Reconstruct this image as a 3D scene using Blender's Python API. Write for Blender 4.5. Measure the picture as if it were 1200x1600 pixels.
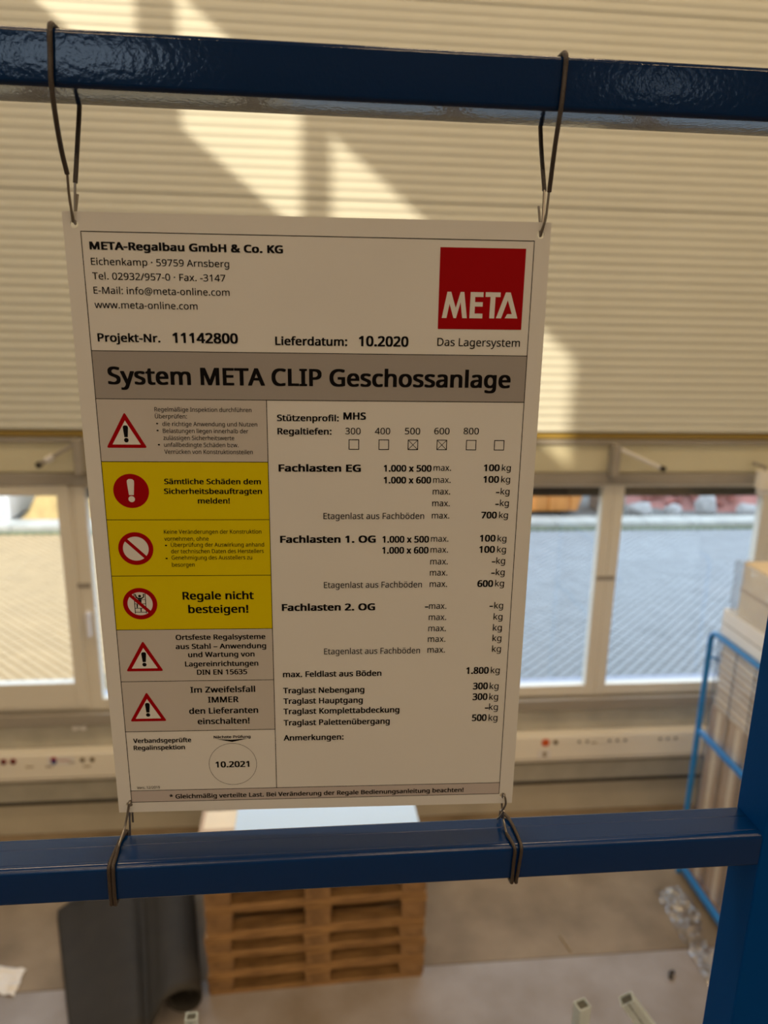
import bpy, bmesh, math, random
from mathutils import Matrix, Vector, noise

for o in list(bpy.data.objects):
    bpy.data.objects.remove(o)
scene = bpy.context.scene
COL = scene.collection
random.seed(7)

# ------------------------------------------------------------------ camera
camd = bpy.data.cameras.new('camera')
cam = bpy.data.objects.new('camera', camd)
COL.objects.link(cam)
scene.camera = cam
camd.sensor_fit = 'VERTICAL'
camd.sensor_height = 36.0
camd.lens = 1109.0 * 36.0 / 1600.0
camd.clip_start = 0.02
camd.clip_end = 200
PITCH, YAW, ROLL = math.radians(14.1124), math.radians(5.4958), math.radians(1.0414)
fwd = Vector((math.sin(YAW) * math.cos(PITCH), math.cos(YAW) * math.cos(PITCH), -math.sin(PITCH)))
r0 = Vector((math.cos(YAW), -math.sin(YAW), 0))
u0 = r0.cross(fwd)
rgt = r0 * math.cos(ROLL) + u0 * math.sin(ROLL)
upv = -r0 * math.sin(ROLL) + u0 * math.cos(ROLL)
CAMH = 3.54
m = Matrix((rgt, upv, -fwd)).transposed().to_4x4()
m.translation = (0, 0, CAMH)
cam.matrix_world = m
camd.dof.use_dof = True
camd.dof.focus_distance = 0.485
camd.dof.aperture_fstop = 6.2

# ------------------------------------------------------------------ light
scene.view_settings.view_transform = 'Standard'
scene.view_settings.look = 'None'
scene.view_settings.gamma = 1
scene.view_settings.use_curve_mapping = False
scene.view_settings.exposure = 0.0
scene.cycles.max_bounces = 10
scene.cycles.transparent_max_bounces = 16
scene.cycles.sample_clamp_indirect = 6.0
scene.cycles.use_denoising = True

world = bpy.data.worlds.new('sky')
scene.world = world
world.use_nodes = True
wn = world.node_tree
bg = wn.nodes['Background']
bg.inputs[0].default_value = (0.66, 0.82, 1.0, 1)
bg.inputs[1].default_value = 3.2

sd = bpy.data.lights.new('sun', 'SUN')
sun = bpy.data.objects.new('sun', sd)
COL.objects.link(sun)
sd.energy = 5.0
sd.angle = math.radians(0.6)
sd.color = (1.0, 0.86, 0.62)
sun.rotation_euler = Vector((1, 1, -0.805)).to_track_quat('-Z', 'Y').to_euler()


def fill_lamp(x, y, z, sx, sy, watt, col=(1.0, 0.74, 0.45)):  # unseen area lamps, added to light the interior
    ld = bpy.data.lights.new('fill_lamp', 'AREA')
    ld.shape = 'RECTANGLE'
    ld.size, ld.size_y = sx, sy
    ld.energy = watt
    ld.color = col
    o = bpy.data.objects.new('fill_lamp', ld)
    COL.objects.link(o)
    o.location = (x, y, z)
    return o


for ly, watt in ((-5.8, 90), (-2.4, 31), (2.2, 72)):
    for lx in (-2.2, 1.2, 4.4):
        fill_lamp(lx, ly, 8.6, 1.6, 0.5, watt)
for lx in (-2.0, .9, 3.6):      # fill added below the deck to lift floor and lower wall
    fill_lamp(lx, -.9, 2.45, 1.2, .25, 50)

# ------------------------------------------------------------------ helpers
def link(o, parent=None):
    COL.objects.link(o)
    if parent is not None:
        o.parent = parent
    return o


def thing(name, label, cat, loc=(0, 0, 0), group=None, rz=0.0):
    o = bpy.data.objects.new(name, None)
    COL.objects.link(o)
    o.location = loc
    o.rotation_euler = (0, 0, rz)
    o['label'] = label
    o['category'] = cat
    if group:
        o['group'] = group
    return o


def tag(o, label, cat, group=None):
    o['label'] = label
    o['category'] = cat
    if group:
        o['group'] = group
    return o


def struct(o):
    o['kind'] = 'structure'
    return o


def mesh(name, verts, faces, mat, parent=None, smooth=False):
    me = bpy.data.meshes.new(name)
    me.from_pydata([tuple(v) for v in verts], [], faces)
    me.validate()
    bm = bmesh.new()
    bm.from_mesh(me)
    bmesh.ops.recalc_face_normals(bm, faces=bm.faces)
    bm.to_mesh(me)
    bm.free()
    if mat:
        me.materials.append(mat)
    if smooth:
        for p in me.polygons:
            p.use_smooth = True
    o = bpy.data.objects.new(name, me)
    return link(o, parent)


BOXF = [(0, 1, 3, 2), (4, 6, 7, 5), (0, 4, 5, 1), (2, 3, 7, 6), (0, 2, 6, 4), (1, 5, 7, 3)]


class MB:
    """collects boxes, tubes and prisms that become one mesh"""

    def __init__(self):
        self.v, self.f = [], []

    def add(self, vs, fs):
        n = len(self.v)
        self.v += [tuple(p) for p in vs]
        self.f += [tuple(i + n for i in q) for q in fs]
        return self

    def box(self, x0, x1, y0, y1, z0, z1):
        return self.add([(x, y, z) for x in (x0, x1) for y in (y0, y1) for z in (z0, z1)], BOXF)

    def rbox(self, c, s, M):
        vs = [Vector(c) + M @ Vector((a * s[0] / 2, b * s[1] / 2, d * s[2] / 2)) for a in (-1, 1) for b in (-1, 1) for d in (-1, 1)]
        return self.add(vs, BOXF)

    def prism(self, prof, axis, a0, a1, close=True):
        n = len(prof)

        def P(p, a):
            return {'x': (a, p[0], p[1]), 'y': (p[0], a, p[1]), 'z': (p[0], p[1], a)}[axis]
        vs = [P(p, a0) for p in prof] + [P(p, a1) for p in prof]
        fs = [(i, (i + 1) % n, n + (i + 1) % n, n + i) for i in range(n if close else n - 1)]
        if close:
            fs += [tuple(range(n)), tuple(range(2 * n - 1, n - 1, -1))]
        return self.add(vs, fs)

    def tube(self, pts, r, seg=8, caps=True):
        pts = [Vector(p) for p in pts]
        rings = []
        up = None
        for i, p in enumerate(pts):
            t = (pts[min(i + 1, len(pts) - 1)] - pts[max(i - 1, 0)]).normalized()
            if up is None:
                up = t.orthogonal().normalized()
            up = (up - t * up.dot(t)).normalized()
            b = t.cross(up)
            rr = r[i] if isinstance(r, (list, tuple)) else r
            rings.append([p + (up * math.cos(2 * math.pi * k / seg) + b * math.sin(2 * math.pi * k / seg)) * rr for k in range(seg)])
        vs = [q for g in rings for q in g]
        fs = []
        for i in range(len(pts) - 1):
            for k in range(seg):
                fs.append((i * seg + k, i * seg + (k + 1) % seg, (i + 1) * seg + (k + 1) % seg, (i + 1) * seg + k))
        if caps:
            fs += [tuple(range(seg - 1, -1, -1)), tuple(range(len(vs) - seg, len(vs)))]
        return self.add(vs, fs)

    def cyl(self, c, axis, r, h, seg=16):
        d = {'x': Vector((1, 0, 0)), 'y': Vector((0, 1, 0)), 'z': Vector((0, 0, 1))}[axis]
        c = Vector(c)
        return self.tube([c - d * h / 2, c + d * h / 2], r, seg)

    def build(self, name, mat, parent=None, smooth=False, bevel=0.0, sharp=45):
        o = mesh(name, self.v, self.f, mat, parent, smooth)
        if bevel:
            b = o.modifiers.new('bevel', 'BEVEL')
            b.width = bevel
            b.segments = 2
            b.limit_method = 'ANGLE'
            b.angle_limit = math.radians(40)
        if smooth:
            for p in o.data.polygons:
                p.use_smooth = True
            o.data.set_sharp_from_angle(angle=math.radians(sharp))
        return o


def spline(pts, n=6):
    pts = [Vector(p) for p in pts]
    q = [pts[0] * 2 - pts[1]] + pts + [pts[-1] * 2 - pts[-2]]
    out = []
    for i in range(1, len(q) - 2):
        a, b, c, d = q[i - 1:i + 3]
        for k in range(n):
            t = k / n
            out.append(0.5 * ((2 * b) + (c - a) * t + (2 * a - 5 * b + 4 * c - d) * t * t + (3 * b - a - 3 * c + d) * t ** 3))
    out.append(q[-2])
    return out


# ------------------------------------------------------------------ materials
def mat(name, col, rough=0.5, metal=0.0, var=0.0, scale=5.0, bump=0.0, bscale=50.0, coat=0.0, stretch=None, spec=0.5, col2=None, detail=4.0, bdist=0.002):
    M = bpy.data.materials.new(name)
    M.use_nodes = True
    nt = M.node_tree
    p = nt.nodes['Principled BSDF']
    p.inputs['Base Color'].default_value = (*col, 1)
    p.inputs['Roughness'].default_value = rough
    p.inputs['Metallic'].default_value = metal
    p.inputs['Specular IOR Level'].default_value = spec
    p.inputs['Coat Weight'].default_value = coat
    p.inputs['Coat Roughness'].default_value = 0.08
    tc = nt.nodes.new('ShaderNodeTexCoord')
    src = tc.outputs['Object']
    if stretch:
        mp = nt.nodes.new('ShaderNodeMapping')
        mp.inputs['Scale'].default_value = stretch
        nt.links.new(src, mp.inputs['Vector'])
        src = mp.outputs['Vector']
    if var or col2:
        nz = nt.nodes.new('ShaderNodeTexNoise')
        nz.inputs['Scale'].default_value = scale
        nz.inputs['Detail'].default_value = detail
        nt.links.new(src, nz.inputs['Vector'])
        cr = nt.nodes.new('ShaderNodeValToRGB')
        cr.color_ramp.elements[0].position = 0.3
        cr.color_ramp.elements[1].position = 0.7
        a = col2 if col2 else tuple(c * (1 - var) for c in col)
        b = col if col2 else tuple(min(1, c * (1 + var)) for c in col)
        cr.color_ramp.elements[0].color = (*a, 1)
        cr.color_ramp.elements[1].color = (*b, 1)
        nt.links.new(nz.outputs['Fac'], cr.inputs['Fac'])
        nt.links.new(cr.outputs['Color'], p.inputs['Base Color'])
    if bump:
        n2 = nt.nodes.new('ShaderNodeTexNoise')
        n2.inputs['Scale'].default_value = bscale
        n2.inputs['Detail'].default_value = 2.0
        nt.links.new(src, n2.inputs['Vector'])
        bp = nt.nodes.new('ShaderNodeBump')
        bp.inputs['Strength'].default_value = bump
        bp.inputs['Distance'].default_value = bdist
        nt.links.new(n2.outputs['Fac'], bp.inputs['Height'])
        nt.links.new(bp.outputs['Normal'], p.inputs['Normal'])
    return M


def clear(name, tint, gloss, rough=0.03, bump=0.0, bscale=10.0):
    M = bpy.data.materials.new(name)
    M.use_nodes = True
    nt = M.node_tree
    nt.nodes.remove(nt.nodes['Principled BSDF'])
    out = nt.nodes['Material Output']
    tr = nt.nodes.new('ShaderNodeBsdfTransparent')
    tr.inputs[0].default_value = (*tint, 1)
    gl = nt.nodes.new('ShaderNodeBsdfGlossy')
    gl.inputs['Roughness'].default_value = rough
    mx = nt.nodes.new('ShaderNodeMixShader')
    mx.inputs[0].default_value = gloss
    nt.links.new(tr.outputs[0], mx.inputs[1])
    nt.links.new(gl.outputs[0], mx.inputs[2])
    nt.links.new(mx.outputs[0], out.inputs['Surface'])
    if bump:
        tc = nt.nodes.new('ShaderNodeTexCoord')
        nz = nt.nodes.new('ShaderNodeTexNoise')
        nz.inputs['Scale'].default_value = bscale
        nt.links.new(tc.outputs['Object'], nz.inputs['Vector'])
        bp = nt.nodes.new('ShaderNodeBump')
        bp.inputs['Strength'].default_value = bump
        bp.inputs['Distance'].default_value = 0.02
        nt.links.new(nz.outputs['Fac'], bp.inputs['Height'])
        nt.links.new(bp.outputs['Normal'], gl.inputs['Normal'])
    return M


M_blue = mat('blue_powder_coat', (0.0, 0.018, 0.078), 0.12, bump=0.26, bscale=300, spec=0.4, bdist=0.0006)
M_bluesheen = mat('sheen_blue_powder_coat', (0.0, 0.027, 0.125), 0.22, bump=0.15, bscale=300, spec=0.42, bdist=0.0005)  # lower rail's blue lightened and roughened to stand in for sheen on its top
M_bluepost = mat('matt_blue_powder_coat', (0.0, 0.052, 0.24), 0.55, bump=0.2, bscale=300, spec=0.04, bdist=0.0005)
M_bluebar = mat('blue_frame_paint', (0.01, 0.20, 0.55), 0.3, coat=0.2)
M_plate = mat('white_sign_plastic', (0.70, 0.68, 0.66), 0.4, spec=0.25, var=0.015, scale=12)
M_black = mat('black_print', (0.004, 0.003, 0.003), 0.45, spec=0.12)
M_red = mat('red_print', (0.33, 0.0, 0.002), 0.45, spec=0.12)
M_yel = mat('yellow_print', (0.66, 0.53, 0.0), 0.45, spec=0.12)
M_grey1 = mat('dark_grey_print', (0.34, 0.31, 0.295), 0.45, spec=0.12)
M_grey2 = mat('light_grey_print', (0.53, 0.49, 0.46), 0.45, spec=0.12)
M_grey3 = mat('footer_grey_print', (0.50, 0.44, 0.425), 0.45, spec=0.12)
M_sheath = mat('brown_grey_wire_insulation', (0.055, 0.040, 0.033), 0.45, bump=0.3, bscale=900)
M_wire = mat('bare_steel_wire', (0.28, 0.25, 0.22), 0.35, metal=0.9)
M_wall = mat('cream_metal_cladding', (0.64, 0.64, 0.57), 0.5, var=0.02, scale=2)
M_lint = mat('cream_lintel_metal', (0.62, 0.58, 0.42), 0.5, var=0.03, scale=3)
M_seal = mat('amber_seal', (0.40, 0.27, 0.06), 0.5)
M_gtrim = mat('grey_trim_metal', (0.33, 0.30, 0.26), 0.5, var=0.06, scale=4, stretch=(.3, 1, 3))
M_frame = mat('beige_window_frame', (0.72, 0.68, 0.60), 0.45)
M_conc = mat('grey_concrete_band', (0.44, 0.42, 0.36), 0.85, var=0.12, scale=5, bump=.3, bscale=30)
M_conc2 = mat('brown_concrete_plinth', (0.46, 0.42, 0.34), 0.85, var=0.10, scale=3, bump=.3, bscale=30)
M_duct = mat('cream_trunking_plastic', (0.82, 0.78, 0.70), 0.5)
M_floor = mat('warm_lit_floor_concrete', (0.285, 0.215, 0.14), 0.55, scale=3.2, bump=.2, bscale=20, col2=(0.165, 0.118, 0.068), detail=8)  # far slabs: warm light tinted into the concrete colour
M_floor2 = mat('cool_lit_floor_concrete', (0.33, 0.30, 0.295), 0.45, scale=2.8, bump=.2, bscale=20, col2=(0.225, 0.185, 0.155), detail=8)  # other slabs: cooler light tinted into the concrete colour
M_cap = mat('dark_end_cap', (0.07, 0.07, 0.06), 0.5)
M_dark = mat('dark_gap', (0.03, 0.025, 0.02), 0.8)
M_white = mat('white_plastic', (0.75, 0.73, 0.72), 0.4)
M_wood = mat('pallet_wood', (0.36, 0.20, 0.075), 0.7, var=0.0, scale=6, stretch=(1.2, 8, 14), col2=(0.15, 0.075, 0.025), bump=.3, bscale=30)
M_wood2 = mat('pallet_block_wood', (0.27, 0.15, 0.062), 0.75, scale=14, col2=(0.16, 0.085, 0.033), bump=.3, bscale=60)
M_card = mat('brown_cardboard', (0.55, 0.40, 0.28), 0.7, var=0.06, scale=5)
M_card2 = mat('pale_cardboard', (0.90, 0.77, 0.58), 0.7, var=0.06, scale=6)
M_card3 = mat('white_cardboard', (0.93, 0.90, 0.86), 0.7, var=0.03, scale=6)
M_paper = mat('white_sheet', (0.62, 0.78, 0.97), 0.6)
M_mat = mat('charcoal_rubber', (0.026, 0.022, 0.018), 0.8, var=0.15, scale=8, bump=.3, bscale=200)
M_galv = mat('pale_galvanised_steel', (0.52, 0.60, 0.64), 0.4, metal=0.2, var=0.08, scale=20)
M_pave = mat('grey_paving_block', (0.275, 0.275, 0.28), 0.85, var=0.10, scale=3)
M_pave2 = mat('sand_coloured_paving_block', (0.385, 0.27, 0.145), 0.85, var=0.08, scale=3)
M_darkwall = mat('dark_unseen_wall', (0.10, 0.09, 0.08), 0.7)  # unseen front wall, darkened to dim its reflection in the rails
M_pbed = mat('paving_joint_sand', (0.13, 0.125, 0.115), 0.95, var=0.2, scale=20)
M_kerb = mat('pale_kerb_concrete', (0.40, 0.38, 0.34), 0.9, var=0.15, scale=4)
M_brick = mat('red_brick', (0.30, 0.095, 0.075), 0.9, var=0.25, scale=6)
M_brickp = mat('brick_dust', (0.30, 0.12, 0.10), 0.95, var=0.25, scale=3)
M_sand = mat('yellow_sand', (0.42, 0.29, 0.12), 0.95, var=0.2, scale=4)
M_orange = mat('orange_skip_paint', (0.62, 0.24, 0.05), 0.5, var=0.1, scale=3)
M_sill = mat('outer_sill_metal', (0.33, 0.35, 0.44), 0.5)
M_handle = mat('white_handle', (0.80, 0.82, 0.92), 0.3)
M_stone = mat('pale_stone', (0.33, 0.31, 0.30), 0.9, var=0.15, scale=4)
M_grass = mat('dry_grass', (0.13, 0.15, 0.08), 0.95, var=0.3, scale=8)
M_ceil = mat('ceiling_sheet', (0.55, 0.50, 0.42), 0.7)
M_deck = mat('dark_deck_board', (0.11, 0.085, 0.06), 0.7, var=0.15, scale=40)
M_glass = clear('window_glass', (0.97, 0.98, 0.98), 0.05)
M_film = clear('clear_stretch_film', (0.95, 0.95, 0.96), 0.27, 0.3, 1.0, 9.0)
M_film2 = clear('crumpled_film', (0.88, 0.88, 0.9), 0.25, 0.25, 1.0, 14.0)
M_strap = clear('grey_strapping', (0.66, 0.68, 0.74), 0.10, 0.3)
M_sred = mat('dark_red_socket', (0.25, 0.01, 0.01), 0.4)
M_sorange = mat('orange_red_switch', (0.60, 0.10, 0.02), 0.4)
M_sbrown = mat('grey_brown_socket', (0.26, 0.19, 0.10), 0.5)
M_lblue = mat('blue_ink', (0.03, 0.06, 0.22), 0.5)

# ------------------------------------------------------------------ room shell
XL, XR, YF, YB, ZC = -4.5, 6.5, -8.0, 4.6, 8.9

fl = struct(mesh('floor', [], [], None))
MB().box(XL, XR, YF, YB + .2, -0.2, -0.012).build('joint_bed', M_dark, fl)
JY = (-6.7, -1.7, 3.298)
JX = (-4.5, 3.4, 6.5)
ys = [YF, -6.7, -1.7, 3.298, YB]
for j in range(4):
    for i in range(2):
        MB().box(JX[i] + .003, JX[i + 1] - .003, ys[j] + .003, ys[j + 1] - .003, -0.1, 0.0).build(
            'slab', M_floor if j == 3 else M_floor2, fl)

# back wall: concrete base, then windows, then cladding
wb = struct(MB().box(XL, XR, YB, YB + .25, 0, 0.98).build('wall_back', M_conc2))
MB().box(XL, XR, YB - .012, YB, .705, .885).build('concrete_band', M_conc, wb)
MB().box(XL, XR, YB - .05, YB, .885, .965).build('sill_ledge', M_gtrim, wb, bevel=.004)
MB().box(XL, XR, YB - .03, YB, .285, .43).build('cover_strip', M_conc, wb, bevel=.003)
MB().box(XL, XR, YB - .034, YB, .262, .285).build('shadow_gap_profile', M_dark, wb)
MB().box(XL, XR, YB, YB + .2, 2.62, ZC).build('wall_core', M_lint, wb)
MB().box(XL, XR, YB - .03, YB, 2.57, 2.645).build('grey_trim', M_gtrim, wb, bevel=.004)
MB().box(XL, XR, YB - .015, YB, 2.655, 2.845).build('lintel_panel', M_lint, wb, bevel=.004)
MB().box(XL, XR, YB - .035, YB, 2.845, 2.875).build('lintel_rail', M_gtrim, wb, bevel=.003)
MB().box(XL, XR, YB - .03, YB, 2.883, 2.918).build('amber_seal_strip', M_seal, wb, bevel=.004)


def ribbed(z0, z1):
    prof = []
    p = 0.0525
    z = z0
    yf, yb = YB - .050, YB - .0465
    prof.append((YB, z0))
    prof.append((yf, z0))
    n = int((z1 - z0) / p)
    pp = (z1 - z0) / n
    for k in range(n):
        a = z0 + k * pp
        prof += [(yf, a + pp * .50), (yb, a + pp * .62), (yb, a + pp * .86), (yf, a + pp * .985)]
    prof[-1] = (yf, z1)
    prof.append((YB, z1))
    return prof


zs = [2.93, 4.31, 5.373, 6.436, 7.499, ZC]
for a, b in zip(zs[:-1], zs[1:]):
    mb = MB()
    pr = ribbed(a + .002, b - .002)
    n = len(pr)
    mb.v = [(XL, y, z) for y, z in pr] + [(XR, y, z) for y, z in pr]
    mb.f = [(i, i + 1, n + i + 1, n + i) for i in range(n - 1)] + [(n - 1, 0, n, 2 * n - 1)]
    mb.build('cladding_panel', M_wall, wb)

# windows in the back wall
WX = [-3.93, -2.76, -1.565, -0.37, 0.83, 2.03, 3.20, 4.40, 5.60]
for i in range(len(WX) - 1):
    x0, x1 = WX[i], WX[i + 1]
    w = struct(mesh('window_%d' % (i + 1), [], [], None))
    y0, y1 = YB, YB + .07
    cas = (i == 1)
    b = MB()
    b.box(x0 - .0, x0 + .078, y0, y1, .965, 2.62).box(x1 - .078, x1 + .0, y0, y1, .965, 2.62)
    b.box(x0 + .078, x1 - .078, y0, y1, .965, 1.055).box(x0 + .078, x1 - .078, y0, y1, 2.545, 2.62)
    b.build('frame', M_frame, w, bevel=.006)
    if cas:
        s = MB()
        s.box(x0 + .05, x0 + .14, y0 - .02, y0 + .05, 1.01, 2.58).box(x1 - .095, x1 - .02, y0 - .02, y0 + .05, 1.01, 2.58)
        s.box(x0 + .14, x1 - .095, y0 - .02, y0 + .05, 1.01, 1.19).box(x0 + .14, x1 - .095, y0 - .02, y0 + .05, 2.50, 2.58)
        s.build('sash', M_frame, w, bevel=.006)
        h = MB().cyl((x1 + .035, y0 - .012, 1.69), 'y', .018, .04).build('handle_base', M_white, w, smooth=True)
        MB().box(x1 + .022, x1 + .050, y0 - .045, y0 - .025, 1.53, 1.71).build('handle', M_handle, w, bevel=.006)
    MB().box(x0 + .07, x1 - .07, y0 + .03, y0 + .036, 1.04, 2.56).build('pane', M_glass, w)
    MB().box(x1 - .068, x1 + .062, y0 - .006, y0 + .004, 1.872, 1.905).build('grey_mullion_band', M_gtrim, w)  # thin grey band across the mullion
    MB().box(x0, x1, y1, y1 + .10, .99, 1.035).build('outer_sill', M_sill, w, bevel=.004)
    if not cas:
        MB().box(x0 + .05, x1 - .05, y1 + .02, y1 + .08, 2.462, 2.62).build('blind_box', M_dark, w)
# solid piers beyond the window band
pl = struct(MB().box(XL, WX[0], YB, YB + .2, .98, 2.62).build('trim_1', M_conc))
pl = struct(MB().box(WX[-1], XR, YB, YB + .2, .98, 2.62).build('trim_2', M_conc))

# left wall with the high window band that throws the sun patches
SHX = YB - XL * 0  # sun travels one metre in x per metre in y


def ywall(x):
    return 4.555 - (x - XL)


wl = MB()
zt, zb_ = 4.76 + .805 * 4.5, 4.045 + .805 * 4.5
opens = [(ywall(b), ywall(a)) for a, b in ((-3.40, -2.65), (-2.52, -1.80), (-1.66, -.942), (-.755, -.044), (.10, .81), (.95, 1.69))]
opens.sort()
T = XL - .04
wl.box(T, XL, YF, YB + .2, 0, zb_).box(T, XL, YF, YB + .2, zt, ZC)
prev = YF
for a, b in opens:
    wl.box(T, XL, prev, a, zb_, zt)
    prev = b
wl.box(T, XL, prev, YB + .2, zb_, zt)
wlo = struct(wl.build('wall_left', M_wall))
struct(MB().box(XR, XR + .1, YF, YB + .2, 0, ZC).build('wall_right', M_wall))
# front wall (behind the camera), unseen; window openings placed for highlights on the top rail
wf = MB()
fo = [(-3.6, -1.9), (3.9, 4.2)]
wf.box(XL, XR, YF - .1, YF, 0, 5.9).box(XL, XR, YF - .1, YF, 7.3, ZC)
prev = XL
for a, b in fo:
    wf.box(prev, a, YF - .1, YF, 5.9, 7.3)
    prev = b
wf.box(prev, XR, YF - .1, YF, 5.9, 7.3)
struct(wf.build('wall_front', M_darkwall))
struct(MB().box(XL - .04, XR + .1, YF - .1, YB + .25, ZC, ZC + .1).build('ceiling', M_ceil))
# mezzanine deck the photographer stands on
dk = struct(mesh('trim_3', [], [], None))
for i in range(8):
    for j in range(2):
        MB().box(-4.2 + i * 1.2 + .002, -3.0 + i * 1.2 - .002, -2.9 + j * 1.65 + .002, -1.25 + j * 1.65 - .002, 2.51, 2.548).build('deck_board', M_deck, dk)

# ------------------------------------------------------------------ outside
pv = struct(mesh('ground', [], [], None))
MB().box(-16, 22, YB + .25, 60, -0.3, -0.004).build('paving_bed', M_pbed, pv)
S = 0.1
cells = []
c45 = math.sqrt(.5)
for i in range(-150, 190):
    for j in range(-150, 190):
        cx = (i - j) * S * c45
        cy = 9 + (i + j) * S * c45 - 3
        if -7.4 < cx < 10.6 and 5.6 < cy < 12.5:
            cells.append((cx, cy))


def in_view(cx, cy):
    # through the panes left and right of the sign
    return (6.6 < cy) and (-.67 * cy + .2 < cx < -.36 * cy) or (6.6 < cy and .33 * cy < cx < .66 * cy)


def paver(cx, cy, q):
    h, c = S / 2 - .0012, .022

    def octa(h_, c_, z):
        P = [(-h_ + c_, -h_), (h_ - c_, -h_), (h_, -h_ + c_), (h_, h_ - c_), (h_ - c_, h_), (-h_ + c_, h_), (-h_, h_ - c_), (-h_, -h_ + c_)]
        return [(cx + (a - b_) * c45, cy + (a + b_) * c45, z) for a, b_ in P]
    vs = octa(h, c, -.004) + octa(h - .003, c, .014 + q)
    fs = [tuple(range(8, 16))] + [(k, (k + 1) % 8, 8 + (k + 1) % 8, 8 + k) for k in range(8)]
    return vs, fs


rnd = random.Random(3)
seen = sorted([c for c in cells if in_view(*c)], key=lambda c: c[1])
near = set(seen[:290])
pvs, pfs = paver(0, 0, 0)
pm = bpy.data.meshes.new('paver')
pm.from_pydata(pvs, [], pfs)
pm.materials.append(M_pave)
pm2 = pm.copy()
pm2.materials[0] = M_pave2
rest = MB()
rest2 = MB()
for c_ in cells:
    q = rnd.uniform(-.002, .002)
    if c_ in near:
        o = bpy.data.objects.new('paver', pm2 if c_[0] < -.4 else pm)
        COL.objects.link(o)
        o.parent = pv
        o.location = (c_[0], c_[1], q)
    else:
        (rest2 if c_[0] < -.4 else rest).add(*paver(c_[0], c_[1], q))
ro = rest.build('paving_rest', M_pave, pv)
ro['kind'] = 'stuff'
ro = rest2.build('paving_rest', M_pave2, pv)
ro['kind'] = 'stuff'

kb = struct(mesh('trim_4', [], [], None))
for i in range(24):
    MB().box(-9 + i * .9 + .004, -8.1 + i * .9 - .004, 12.62, 13.1, -.01, .13).build('kerb_stone', M_kerb, kb, bevel=.015)
MB().box(-9, 13, 12.48, 12.56, -.01, .05).build('grass_edge', M_grass, kb)['kind'] = 'stuff'


def mound(name, cx, cy, rx, ry, h, material, parent=None, seed=0, n=22, full=False):
    vs, fs = [], []
    for j in range(n + 1):
        for i in range(n + 1):
            u, v = i / n * 2 - 1, j / n * 2 - 1
            d = min(1, math.hypot(u, v))
            z = h * (math.cos(math.pi * d) * .5 + .5) ** .7
            if full:
                d = min(1, (u ** 6 + v ** 6) ** (1 / 6))
                z = h * (1 - d ** 5)
            z += (1 - d) * .25 * h * noise.noise(Vector((u * 3 + seed, v * 3, seed)))
            vs.append((cx + u * rx, cy + v * ry, max(-.02, z - .01)))
    for j in range(n):
        for i in range(n):
            a = j * (n + 1) + i
            fs.append((a, a + 1, a + n + 2, a + n + 1))
    return mesh(name, vs, fs, material, parent, True)


def mz(cx, cy, rx, ry, h, x, y):
    d = min(1, math.hypot((x - cx) / rx, (y - cy) / ry))
    return h * (math.cos(math.pi * d) * .5 + .5) ** .7


rb = thing('rubble_heap', 'low heap of broken red bricks outside beyond the kerb, behind the right window', 'rubble', (9.2, 15.25, 0))
mound('brick_dust_mound', 0, 0, 2.7, 1.4, 1.15, M_brickp, rb, 1)
bm_ = MB().box(-.12, .12, -.0575, .0575, -.0355, .0355)
tb = bm_.build('brick', M_brick, rb, bevel=0)
first = True
for k in range(150):
    a, r = rnd.uniform(0, 6.283), rnd.uniform(.05, .95)
    x, y = math.cos(a) * r * 2.6, -abs(math.sin(a)) * r * 1.3
    o = tb if first else tb.copy()
    if not first:
        COL.objects.link(o)
        o.parent = rb
    first = False
    o.location = (x, y, mz(0, 0, 2.7, 1.4, 1.15, x, y) + .03)
    o.rotation_euler = (rnd.uniform(-.5, .5), rnd.uniform(-.5, .5), rnd.uniform(0, 3.1))
for k, (x, y, z, sx, lab) in enumerate([
        (6.55, 13.50, .17, .42, 'pale rounded boulder in front of the red rubble, nearest the window mullion'),
        (7.25, 13.50, .14, .30, 'small pale boulder in the middle before the red rubble heap'),
        (7.95, 13.52, .25, .36, 'tall pale boulder before the right part of the red rubble'),
        (8.85, 13.50, .15, .38, 'pale boulder rightmost in front of the red rubble heap')]):
    me = bpy.data.meshes.new('boulder')
    b = bmesh.new()
    bmesh.ops.create_icosphere(b, subdivisions=3, radius=1)
    for v in b.verts:
        v.co *= 1 + .28 * noise.noise(v.co * 1.6 + Vector((k * 3.1, 0, 0)))
        v.co = Vector((v.co.x * sx * .62, v.co.y * sx * .5, v.co.z * z * 1.0))
    b.to_mesh(me)
    b.free()
    me.materials.append(M_stone)
    for p in me.polygons:
        p.use_smooth = True
    o = bpy.data.objects.new('boulder', me)
    COL.objects.link(o)
    o.location = (x, y, z * .85)
    tag(o, lab, 'boulder', None)

sk = thing('orange_skip', 'orange metal skip with sloping ends outside, seen in the pane right of the sign', 'skip', (4.68, 14.4, 0))
MB().prism([(-1.2, .08), (.62, .08), (.95, 1.25), (-1.5, 1.25)], 'y', -.7, .7).build('body', M_orange, sk, bevel=.02)
for x in (-.95, -.45, .05, .5):
    MB().box(x - .04, x + .04, -.76, -.70, .1, 1.2).build('rib', M_orange, sk, bevel=.01)
MB().box(-1.55, 1.0, -.77, .77, 1.22, 1.30).build('rim', M_orange, sk, bevel=.02)
for x in (-.9, .35):
    MB().box(x - .08, x + .08, -.7, .7, 0, .085).build('skid', M_dark, sk)
gb = thing('grey_block_stack', 'grey concrete block stack outside, just right of the orange skip', 'blocks', (6.10, 14.15, 0))
for j in range(3):
    for i in range(2):
        MB().box(-.27 + i * .275, -.0 + i * .275, -.3, .3, j * .3 + .0, j * .3 + .29).build('concrete_block', M_gtrim, gb, bevel=.01)
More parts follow.
